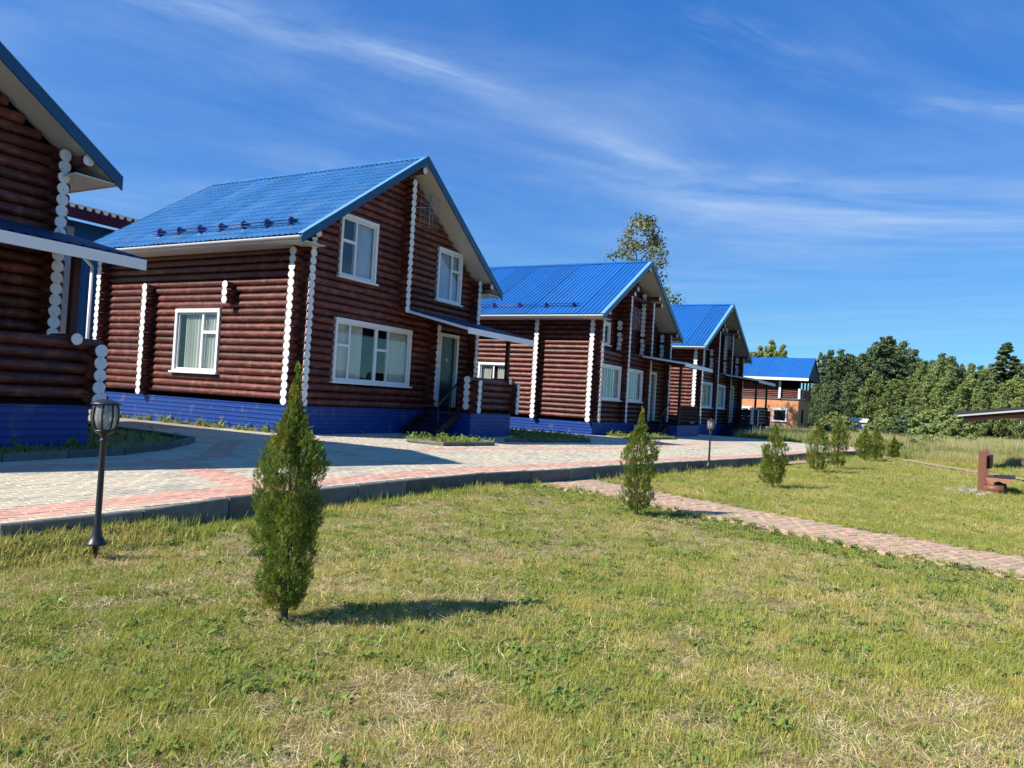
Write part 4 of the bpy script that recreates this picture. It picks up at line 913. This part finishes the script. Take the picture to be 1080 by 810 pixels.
def trunk_mesh(seed, h, rad, m, limbs=9, spread=2):
    r = random.Random(seed); mb = MB(); q = Vector((0, 0, -.03 * h)); n = 8; pts = [q]
    for i in range(n):
        q2 = q + Vector((r.uniform(-.012, .012) * h, r.uniform(-.012, .012) * h, h / n)); mb.cyl(q, q2, rad * (1 - i / (n + 1)), rad * (1 - (i + 1) / (n + 1)), n=7, caps=False); q = q2; pts.append(q)
    for i in range(limbs):
        p = pts[r.randint(n // 3, n - 1)]; a = r.uniform(0, 6.28); L = spread * r.uniform(.5, 1); e_ = p + Vector((L * math.cos(a), L * math.sin(a), L * r.uniform(.4, 1.1))); mb.cyl(p, e_, rad * .35, rad * .08, n=5, caps=False)
    return mb.mesh('trunk', m)
KINDS = {}
for k in range(4):
    KINDS['dark%d' % k] = (crown_mesh(50 + k, 'round', 1, .30, 300, 44, .024, M['leafdark']), 'bark', .12)
    KINDS['mid%d' % k] = (crown_mesh(60 + k, 'round', 1, .28, 300, 42, .023, M['leafmid']), 'bark', .12)
for k in range(3):
    KINDS['birch%d' % k] = (crown_mesh(70 + k, 'birch', 1, .20, 140, 66, .023, M['leafmid']), 'birchbark', .18)
    KINDS['spruce%d' % k] = (crown_mesh(80 + k, 'spruce', 1, .19, 200, 50, .024, M['conifer']), 'bark', .04)
KINDS['aspen0'] = (crown_mesh(90, 'aspen', 1, .25, 210, 40, .016, M['leafgrey']), 'bark', .15)
TRUNKS = {k: trunk_mesh(5, 1, .012, M[k], 12, .16) for k in ('bark', 'birchbark')}
for m_ in TRUNKS.values():       # slender unit trunks, scaled with the tree
    pass
NM = {'dark': ('deciduous_tree', 'dark green broadleaf tree of the wood'), 'mid': ('deciduous_tree', 'lighter green broadleaf tree fronting the wood'),
      'birch': ('birch_tree', 'slender white trunked birch of the wood'), 'spruce': ('spruce_tree', 'pointed dark spruce of the wood')}
def tree(kind, u, dep, h, wid=1.0, label=None, gnd=-.5, group='trees of the wood behind the meadow', ht=None):
    me, bk, base = KINDS[kind]; kk = ''.join(c for c in kind if c.isalpha()); nm, lb = NM.get(kk, ('aspen_tree', ''))
    x, y = ground_at(u, dep); o = empty(nm, (x, y, gnd), random.uniform(0, 6.28)); 
    if not label: label = lb + (' close to the orange brick house' if u < 905 else ' around its highest tree' if u < 965 else ' in its lower middle stretch' if u < 1032 else ' at its right end above the shelter')
    tag(o, label, 'tree', group)
    c = obj('crown', me, o); c.location = (0, 0, base * h); c.scale = (h * wid, h * wid, h * (1 - base)); t = obj('trunk', TRUNKS[bk], o); t.scale = (h * wid, h * wid, h * .9)
    return o
def hgt(u, v, dep, gnd=-.5):       # tree height whose top is seen at row v of column u
    hy = 449 + .06 * (u - 990); return 1.2 + (hy - v) / 800 * dep - gnd
rt = random.Random(12)
back = [(864, 372), (874, 370), (886, 369), (897, 375), (908, 374), (918, 366), (930, 356), (940, 358), (951, 361), (962, 369), (972, 384), (983, 381), (993, 373), (1003, 376), (1014, 384), (1024, 384), (1034, 386), (1045, 384), (1056, 386), (1070, 380), (1082, 380), (1095, 386), (1110, 380), (1125, 372), (1145, 380), (1165, 376)]
for i, (u, v) in enumerate(back):
    d = rt.uniform(112, 140); k = rt.choice(['dark0', 'dark1', 'dark2', 'dark3', 'dark1', 'spruce1'] if u < 965 else ['dark0', 'mid1', 'dark3', 'mid2', 'spruce0'])
    tree(k, u, d, hgt(u, v, d), 1.0)
tree('spruce0', 1060, 106, hgt(1060, 362, 106), 1.9, 'tallest pointed spruce on the right standing clear above the wood')
tree('spruce2', 936, 118, hgt(936, 355, 118), 1.6, 'highest dark tree top left of the middle of the wood')
for u, v, d, k in ((880, 402, 100, 'dark2'), (900, 395, 104, 'dark0'), (922, 392, 96, 'mid0'), (938, 402, 88, 'birch0'), (948, 396, 95, 'mid3'), (965, 402, 92, 'birch1'), (978, 398, 98, 'birch2'), (990, 378, 100, 'mid1'), (1000, 392, 96, 'mid2'),
                    (1012, 408, 90, 'birch0'), (1024, 396, 102, 'mid0'), (1036, 392, 98, 'birch1'), (1048, 398, 104, 'mid3'), (1058, 404, 92, 'birch2'), (1072, 396, 96, 'mid1'), (1086, 392, 100, 'birch0'), (1100, 398, 92, 'mid2'), (1120, 390, 100, 'birch1'), (1140, 395, 95, 'mid0'), (866, 398, 108, 'dark3'), (1035, 412, 86, 'birch2'), (1078, 410, 88, 'birch1')):
    tree(k, u, d, hgt(u, v, d), 1.05 if 'birch' not in k else .85)
for u, v, d in ((800, 366, 125), (812, 360, 120), (824, 365, 128), (790, 372, 130)): tree('mid%d' % (u % 4), u, d, hgt(u, v, d), .9, 'green tree rising behind the %s of the brick house roof' % {790: 'hidden left end', 800: 'left part', 812: 'middle, highest of its clump,', 824: 'right part'}[u])
tree('aspen0', 668, 70, hgt(668, 226, 70), .86, 'tall grey green tree rising alone behind the ridge of the second gable house', group='lone tree')
bpy.context.view_layer.update()

# bushes at the foot of the wood
BU = [fast for fast in (crown_mesh(101, 'round', 1, .62, 60, 60, .07, M['leafmid']), crown_mesh(102, 'round', 1, .7, 60, 60, .07, M['leafdark']))]
for i, (u, d, h, wd, k, lb) in enumerate(((884, 66, 2.3, 1.2, 0, 'round green bush to the right of the orange brick house'), (893, 62, 2.0, 1.2, 0, 'low green bush beside the round one near the brick house'), (930, 70, 2.0, 1.2, 0, 'spreading bush at the meadow edge below the highest trees'), (948, 58, 1.7, 1.3, 1, 'dark spreading willow bush in the meadow'), (1000, 62, 3.4, 1.3, 0, 'large rounded bush in front of the white birch trunks'),
                                    (985, 66, 3.0, 1.3, 0, 'bush left of the large rounded one before the birches'), (1012, 56, 2.2, 1.3, 0, 'low leafy bush right of the large rounded one'), (960, 74, 2.6, 1.5, 1, 'low dark bush under the birches in mid meadow'), (885, 49, 1.5, 1.3, 1, 'small dark bush between the pavement end and the meadow'), (924, 74, 1.6, 1.3, 0, 'green bush beside the far white roofed shed'), (952, 35, .8, 1.2, 0, 'small shrub just beyond the last thuja'), (966, 37, .9, 1.4, 1, 'second small shrub beyond the last thuja'), (985, 41, 1.1, 1.3, 0, 'leafy shrub in the tall grass left of the bench'), (936, 82, 2.6, 1.5, 0, 'bush under the trees right of the far shed'), (1105, 70, 3.2, 1.4, 0, 'bush at the meadow edge beyond the log bench'))):
    x, y = ground_at(u, d); o = empty('bush', (x, y, -.45), i); tag(o, lb, 'bush', 'bushes round the meadow'); c = obj('foliage', BU[k], o); c.scale = (h * wd, h * wd, h)
    t = obj('stem', TRUNKS['bark'], o); t.scale = (h, h, h * .7)

# ------------------------------------------------------------------ grass (many tufts: stuff)
def tuft(name, n, h, spread, wd, m, seed, lean=.5, curl=.5, tv=.3):
    r = np.random.default_rng(seed); b = r.normal(0, spread, (n, 2)); th = r.random(n) * 2 * PI; hh = h * (.5 + .7 * r.random(n)); ln = lean * (.3 + r.random(n))
    dirx = np.stack([np.cos(th), np.sin(th)], 1); pr = np.stack([-dirx[:, 1], dirx[:, 0]], 1); V = []; 
    def pt(t, s): 
        o_ = dirx * (ln * hh * (t ** (1 + curl)))[:, None]; xy = b + o_ + pr * (s * wd * (1 - t * .85)); return np.concatenate([xy, (hh * t * (1 - .25 * ln * t))[:, None]], 1)
    P = [pt(0, -.5), pt(0, .5), pt(.5, .55), pt(.5, -.55), pt(1, .3), pt(1, -.3)]
    V = np.stack(P, 1).reshape(-1, 3); i = np.arange(n)[:, None] * 6; F = np.concatenate([i + np.array([0, 1, 2, 3]), i + np.array([3, 2, 4, 5])], 0)
    t = tints(n, tv, .15, r); return bpy.data.objects.new(name, fast_mesh(name, V, F, m, np.concatenate([t, t]), smooth=True))
def litter(name, n, m, seed, L=.06):
    r = np.random.default_rng(seed); c = np.concatenate([r.normal(0, .04, (n, 2)), .004 + .014 * r.random((n, 1))], 1); th = r.random(n) * 2 * PI
    d = unit(np.stack([np.cos(th), np.sin(th), r.normal(0, .18, n)], 1)); u = np.stack([-np.sin(th), np.cos(th), r.normal(0, .4, n)], 1); ln = L * (.4 + r.random(n))
    V, F = leaves(c, d, u, ln, np.full(n, .0034)); return bpy.data.objects.new(name, fast_mesh(name, V, F, m, tints(n, .35, .08, r)))
def rosette(name, n, L, w_, seed, up=.35):
    r = np.random.default_rng(seed); th = np.arange(n) * 2.4 + r.normal(0, .3, n); ln = L * (.6 + .6 * r.random(n)); upv = up * (.4 + 1.2 * r.random(n))
    d = np.stack([np.cos(th), np.sin(th)], 1); pr = np.stack([-d[:, 1], d[:, 0]], 1); P = []
    for t, ww in ((.05, .15), (.35, .8), (.7, 1.0), (1.0, .05)):
        for s in (-.5, .5):
            xy = d * (ln * t * .95)[:, None] + pr * (s * w_ * ww); z = ln * (upv * math.sin(t * 2.2)) + .004 + .12 * w_ * ww; P.append(np.concatenate([xy, z[:, None]], 1))
    V = np.stack(P, 1).reshape(-1, 3); i = np.arange(n)[:, None] * 8; F = np.concatenate([i + np.array([a, a + 1, a + 3, a + 2]) for a in (0, 2, 4)], 0); t = tints(n, .25, .12, r)
    return bpy.data.objects.new(name, fast_mesh(name, V, F, M['weed'], np.concatenate([t] * 3), smooth=True))
def gn_scatter(name, pts, rot, scl, idx, protos, parent_ground=None):
    coll = bpy.data.collections.new(name + '_kinds')
    for i, p in enumerate(protos): p.name = '%s_kind_%02d' % (name, i); coll.objects.link(p)
    me = bpy.data.meshes.new(name); me.vertices.add(len(pts)); me.vertices.foreach_set('co', np.asarray(pts, np.float32).ravel())
    for nm, ty, arr in (('rot', 'FLOAT_VECTOR', rot), ('scl', 'FLOAT', scl), ('idx', 'INT', idx)):
        a = me.attributes.new(nm, ty, 'POINT'); a.data.foreach_set('vector' if ty == 'FLOAT_VECTOR' else 'value', np.asarray(arr, np.int32 if ty == 'INT' else np.float32).ravel())
    me.materials.append(protos[0].data.materials[0]); me.update(); o = obj(name, me)
    g = bpy.data.node_groups.new(name, 'GeometryNodeTree'); g.interface.new_socket('Geometry', in_out='INPUT', socket_type='NodeSocketGeometry'); g.interface.new_socket('Geometry', in_out='OUTPUT', socket_type='NodeSocketGeometry')
    gi = g.nodes.new('NodeGroupInput'); go = g.nodes.new('NodeGroupOutput'); ci = g.nodes.new('GeometryNodeCollectionInfo'); ci.inputs['Collection'].default_value = coll; ci.inputs['Separate Children'].default_value = True; ci.inputs['Reset Children'].default_value = True
    ip = g.nodes.new('GeometryNodeInstanceOnPoints'); ip.inputs['Pick Instance'].default_value = True
    def at(nm, ty): n = g.nodes.new('GeometryNodeInputNamedAttribute'); n.data_type = ty; n.inputs['Name'].default_value = nm; return n.outputs['Attribute']
    er = g.nodes.new('FunctionNodeEulerToRotation'); g.links.new(at('rot', 'FLOAT_VECTOR'), er.inputs[0]); g.links.new(er.outputs[0], ip.inputs['Rotation'])
    g.links.new(at('scl', 'FLOAT'), ip.inputs['Scale']); g.links.new(at('idx', 'INT'), ip.inputs['Instance Index']); g.links.new(gi.outputs[0], ip.inputs['Points']); g.links.new(ci.outputs[0], ip.inputs['Instance']); g.links.new(ip.outputs[0], go.inputs[0])
    md = o.modifiers.new('scatter', 'NODES'); md.node_group = g; return o
def wedge(n, d0, d1, u0=-160, u1=1240, power=1.0):
    """random ground spots spread over the part of the world the photograph looks at, denser near the camera"""
    a = rng.random(n) ** power; d = d0 * (d1 / d0) ** a if power == 1.0 else d0 + (d1 - d0) * a
    u = u0 + (u1 - u0) * rng.random(n); k = (u - 540) / 800
    X = (RR[0][0] * k + RR[2][0]) * d; Y = (RR[0][1] * k + RR[2][1]) * d; return X, Y, d
n = 430000
X, Y, d = wedge(n, 2.2, 36)
s = path_s(X, Y); ed = edge_y(X) - Y
inp = (s > .02) & (s < 1.0); rag = (np.abs(s - .5) > .44) & (rng.random(n) < .35); wp = inp & (rng.random(n) < .012)
ok = (ed > .015) & (~inp | rag | wp)
trk = np.zeros(n, bool)
for R_ in (P, Q):
    for a, b in zip(R_[:-1], R_[1:]): trk |= seg_d(X, Y, a, b) < (.2 if R_ is P else .38)
ok &= ~trk | (rng.random(n) < .05)
X, Y, d, s, ed = X[ok], Y[ok], d[ok], s[ok], ed[ok]; n = len(X)
dry = fbm(X, Y, 1.3, 21); dry2 = fbm(X, Y, 5.5, 31); wd = fbm(X, Y, 1.1, 41); wd2 = fbm(X, Y, 4.2, 51)
nearpath = ((s > -.55) & (s < .05)) | ((s > .95) & (s < 1.2)); nearkerb = ed < .45
beyond = (s > 1) | (X > 13)
pd = np.clip((dry * .55 + dry2 * .55 - .44) * 2.2, 0.10, .72); pd = np.where(beyond, pd * .35, pd); pd = np.where(nearpath | nearkerb, pd * .25, pd)
pw = np.clip((wd * .35 + wd2 * .55 - .42) * 1.5, .03, .26); pw = np.where(nearpath, .36, pw); pw = np.where(beyond, pw * .3, pw)
rr1 = rng.random(n); isdry = rr1 < pd; isweed = (~isdry) & (rng.random(n) < pw * .5)
idx = np.where(isdry, rng.integers(6, 9, n), np.where(isweed, rng.integers(9, 12, n), rng.integers(0, 6, n)))
# bare spots: fewer plants
bare = (fbm(X, Y, 1.7, 61) > np.where((X < 5) & (Y < 5), .60, .66)) & (rng.random(n) < .8) & ~beyond; cir = np.hypot(X - 3.4, Y - 3.2) < .55; bare |= cir & (rng.random(n) < .7); sel = ~bare
scl = (.50 + .5 * rng.random(n)) * (1 + .30 * (1 - pd)) * (1 + np.clip(d - 9, 0, 30) * .035); scl = np.where(isdry, scl * 1.0, scl)
scl = np.where(isweed, scl * .8, scl)
tall = nearkerb & (X > 5) & (X < 12) & (rng.random(n) < .30) & ~isdry & ~isweed; tall |= nearkerb & (X <= 5) & (rng.random(n) < .30) & ~isdry & ~isweed; tall |= nearkerb & (X > 12) & (rng.random(n) < .30) & ~isdry & ~isweed
scl = np.where(tall, scl * (1.25 + .8 * rng.random(n)), scl); scl = np.where(isweed, scl * .95, scl)
Z = gz(X, Y) - .004; Z = np.where((s > 0) & (s < 1), -.205, Z)
rot = np.stack([rng.normal(0, .12, n), rng.normal(0, .12, n), rng.random(n) * 6.28], 1)
protos = [tuft('a', 16, .036, .030, .0036, M['blade'], 1, .7), tuft('b', 14, .028, .032, .0040, M['blade'], 2, 1.0), tuft('c', 16, .046, .024, .0034, M['blade'], 3, .5), tuft('d', 12, .026, .034, .0045, M['blade'], 4, 1.2), tuft('e', 15, .033, .030, .0036, M['blade'], 5, .9), tuft('f', 12, .062, .018, .0036, M['blade'], 6, .45),
          litter('g', 22, M['straw'], 7), litter('h', 18, M['straw'], 8, .09), tuft('i', 12, .040, .028, .0034, M['straw'], 9, 1.3),
          rosette('j', 9, .075, .020, 10), rosette('k', 11, .06, .016, 11, .6), rosette('l', 7, .09, .026, 12, .5)]
gr = gn_scatter('lawn_grass', np.stack([X, Y, Z], 1)[sel], rot[sel], scl[sel], idx[sel], protos); tag(gr, 'short mown lawn with dry straw patches and broad leaved weeds', 'grass', kind='stuff')
# beds in front of the houses
bx = []; 
for P_, m_ in (([(0, 10.7), (5.4, 10.75), (7.2, 11.05), (8.35, 11.65), (9.8, 12.8), (10.2, 14.2), (10.2, 18), (0, 18)], 1100), (BED1, 160), (BED2, 900), (BED3, 300), ([(9.5, 20.5), (14.0, 14.8), (14.0, 22.5), (13.6, 22.5), (13.75, 14.8)], 0)):
    if not m_: continue
    xs = np.array([p[0] for p in P_]); ys = np.array([p[1] for p in P_]); x = rng.uniform(xs.min(), xs.max(), m_ * 3); y = rng.uniform(ys.min(), ys.max(), m_ * 3); k = in_poly(x, y, P_); bx.append(np.stack([x[k], y[k], np.full(k.sum(), .03)], 1)[:m_])
y = rng.uniform(14.9, 22.4, 220); k = fbm(y, y, 1.5, 8) > .45; bx.append(np.stack([13.93 - rng.random(k.sum()) * .12, y[k], np.full(k.sum(), .0)], 1))
bx = np.concatenate(bx); m_ = len(bx)
bg_ = gn_scatter('bed_grass', bx, np.stack([np.zeros(m_), np.zeros(m_), rng.random(m_) * 6.28], 1), rng.uniform(1.0, 2.1, m_), rng.integers(0, 3, m_), [tuft('a', 14, .07, .03, .005, M['blade'], 61, .6), tuft('b', 12, .055, .035, .006, M['blade'], 62, .8), rosette('c', 9, .08, .024, 63, .8)]); tag(bg_, 'rough grass growing in the kerbed beds before the houses', 'grass', kind='stuff')
# meadow
n = 60000; X, Y, d = wedge(n, 19, 125, 700, 1200)
lawnlim = np.interp(X, [18, 22, 30, 36, 40, 60], [-9.5, -6.3, -1.9, .2, 2.2, 3.5])
ok = ((X > 34.5) & (Y < 2.2 + np.clip(X - 38, 0, 3) * 2) & (d > 30)) | (Y < lawnlim - .6) & (X > 18) | ((X > 41) & (Y < 20)); ok &= ~((X > 82.5) & (Y > 12)) & ~((X > 38.9) & (X < 53) & (Y > 9.3))
X, Y, d = X[ok], Y[ok], d[ok]; n = len(X); patch = fbm(X, Y, .22, 71)
idx = np.where(patch > .55, rng.integers(0, 2, n), np.where(rng.random(n) < .7, rng.integers(2, 4, n), rng.integers(0, 3, n)))
ramp = np.clip((d - 24) / 14, .3, 1)
protos = [tuft('a', 34, .62, .16, .016, M['tallgrass'], 21, .35, .8), tuft('b', 30, .78, .20, .018, M['tallgrass'], 22, .3, 1.0), tuft('c', 40, .42, .18, .024, M['blade'], 23, .5), tuft('d', 40, .60, .2, .035, M['weed'], 24, .5)]
md_ = gn_scatter('meadow_grass', np.stack([X, Y, gz(X, Y) - .02], 1), np.stack([np.zeros(n), np.zeros(n), rng.random(n) * 6.28], 1), (.45 + .65 * rng.random(n)) * ramp, idx, protos); tag(md_, 'tall unmown meadow grass and weeds beyond the lawn', 'grass', kind='stuff')

# ------------------------------------------------------------------ log bench, table and shelter roof at the right edge
bo = empty('log_bench', (19.9, -1.0, -.25), math.radians(-5)); tag(bo, 'red brown log bench with tall back post on the lawn near the right edge', 'bench')
# local x runs along the bench away from the camera, y across (plus is to the left)
Lb = 1.5
MB().cyl((.1, .06, .12), (.1, -.30, .12), .1, n=12).build('base_log', M['benchwood'], bo); MB().cyl((Lb - .1, .1, .12), (Lb - .1, -.32, .12), .1, n=12).build('base_log', M['benchwood'], bo)
for yy, w_ in ((-.08, .122), (-.325, .122)):
    pts = [(0, yy + w_ * math.cos(PI * i / 8), .37 - w_ * .85 * math.sin(PI * i / 8)) for i in range(9)]; o_ = MB().prism(pts, (Lb, 0, 0)).build('seat_plank', M['benchwood'], bo); MB().prism([(p[0] - .006, p[1] * 1.0, p[2]) for p in pts], (.006, 0, 0)).build('cut_end', M['cutwood'], o_)
for xx in (0.02, Lb - .14): MB().prism([(xx, .19, .0), (xx + .12, .19, .0), (xx + .12, .20, .92), (xx + .06, .20, .95), (xx, .20, .92)], (0, -.145, 0)).build('back_post', M['benchwood'], bo)
MB().box((.14, -.03, .56), (Lb, .045, .84)).build('backrest', M['woodpost'], bo)
o = empty('cushion', (20.1, -1.32, .13), math.radians(-5)); tag(o, 'dark folded cushion lying on the log bench', 'cushion')
mb = MB(); mb.box((0, -.2, 0), (.3, .12, .03)); mb.box((.01, -.19, .03), (.29, .1, .055)); mb.build('cover', M['foam'], o)
tb = empty('log_table', (20.45, -1.80, -.25), math.radians(-5)); tag(tb, 'log picnic table cut off by the right edge of the picture', 'table')
for yy in (-.0, -.3, -.6):
    pts = [(0, yy + .16 * math.cos(PI * i / 8), .74 - .1 * math.sin(PI * i / 8)) for i in range(9)]; MB().prism(pts, (1.6, 0, 0)).build('top_plank', M['benchwood'], tb)
for xx in (.25, 1.3): MB().cyl((xx, -.3, .0), (xx, -.3, .66), .13, n=12).build('leg', M['woodpost'], tb); MB().cyl((xx, .02, .06), (xx, -.62, .06), .09, n=10).build('foot_log', M['cutwood'], tb)
rs = random.Random(4)
for i in range(60):
    x = 20.2 + rs.gauss(0, .45); y = -.72 + rs.gauss(0, .22); r_ = rs.uniform(.045, .10)
    if i == 0: st_root = empty('stone_pile', (20.2, -.72, -.25)); tag(st_root, 'flat heap of pale rubble stones beside the log bench', 'stones')
    mb = MB(); pts = []
    for k in range(7): a = 2 * PI * k / 7; pts.append((x - 20.2 + r_ * math.cos(a) * rs.uniform(.7, 1.2), y + .72 + r_ * math.sin(a) * rs.uniform(.7, 1.2), -.01))
    mb.prism(pts, (rs.uniform(-.01, .01), 0, r_ * .8)); mb.build('stone', M['stone'], st_root)
# shelter roof
so_ = empty('shelter', (*ground_at(1095, 27), -.3), 0); tag(so_, 'open timber shelter with dark roof whose eave enters at the right edge', 'shelter')
cxs, cys = so_.location.x, so_.location.y
def w2s(u, dep, z): x, y = ground_at(u, dep); return Vector((x - cxs, y - cys, z + .3))
a = w2s(1008, 26, 1.63); b = w2s(1200, 25, 2.42); c_ = w2s(1215, 31, 2.5); dd_ = w2s(1035, 31, 1.75)
dn = Vector((0, 0, -.07)); MB().prism([a, b, c_, dd_], (0, 0, .07)).build('roof', M['bitumen'], so_)
f_ = lambda p, k: p + Vector((0, 0, k))
ins = Vector((.06, -.1, 0))
MB().prism([f_(a + ins, -.075), f_(b, -.075), f_(b, -.005), f_(a + ins, -.005)], (.03, .01, 0)).build('eave_trim', M['soffit'], so_)
a2 = a.lerp(b, .05) + Vector((.08, 0, 0)); b2 = b + Vector((.08, 0, 0))
pts = [f_(a2, -.09), f_(b2, -.08), f_(b2, -.55), f_(a2.lerp(b2, .45), -.36), f_(a2.lerp(b2, .22), -.27), f_(a2.lerp(b2, .10), -.28), f_(a2.lerp(b2, .03), -.30)]
MB().prism(pts, (.12, .03, 0)).build('arched_beam', M['woodpost'], so_)
for u_, dp_ in ((1110, 26.3), (1195, 25.6), (1130, 30.2), (1200, 30)):
    x, y = ground_at(u_, dp_); MB().box((x - cxs - .08, y - cys - .08, -.2), (x - cxs + .08, y - cys + .08, 2.15)).build('post', M['woodpost'], so_)
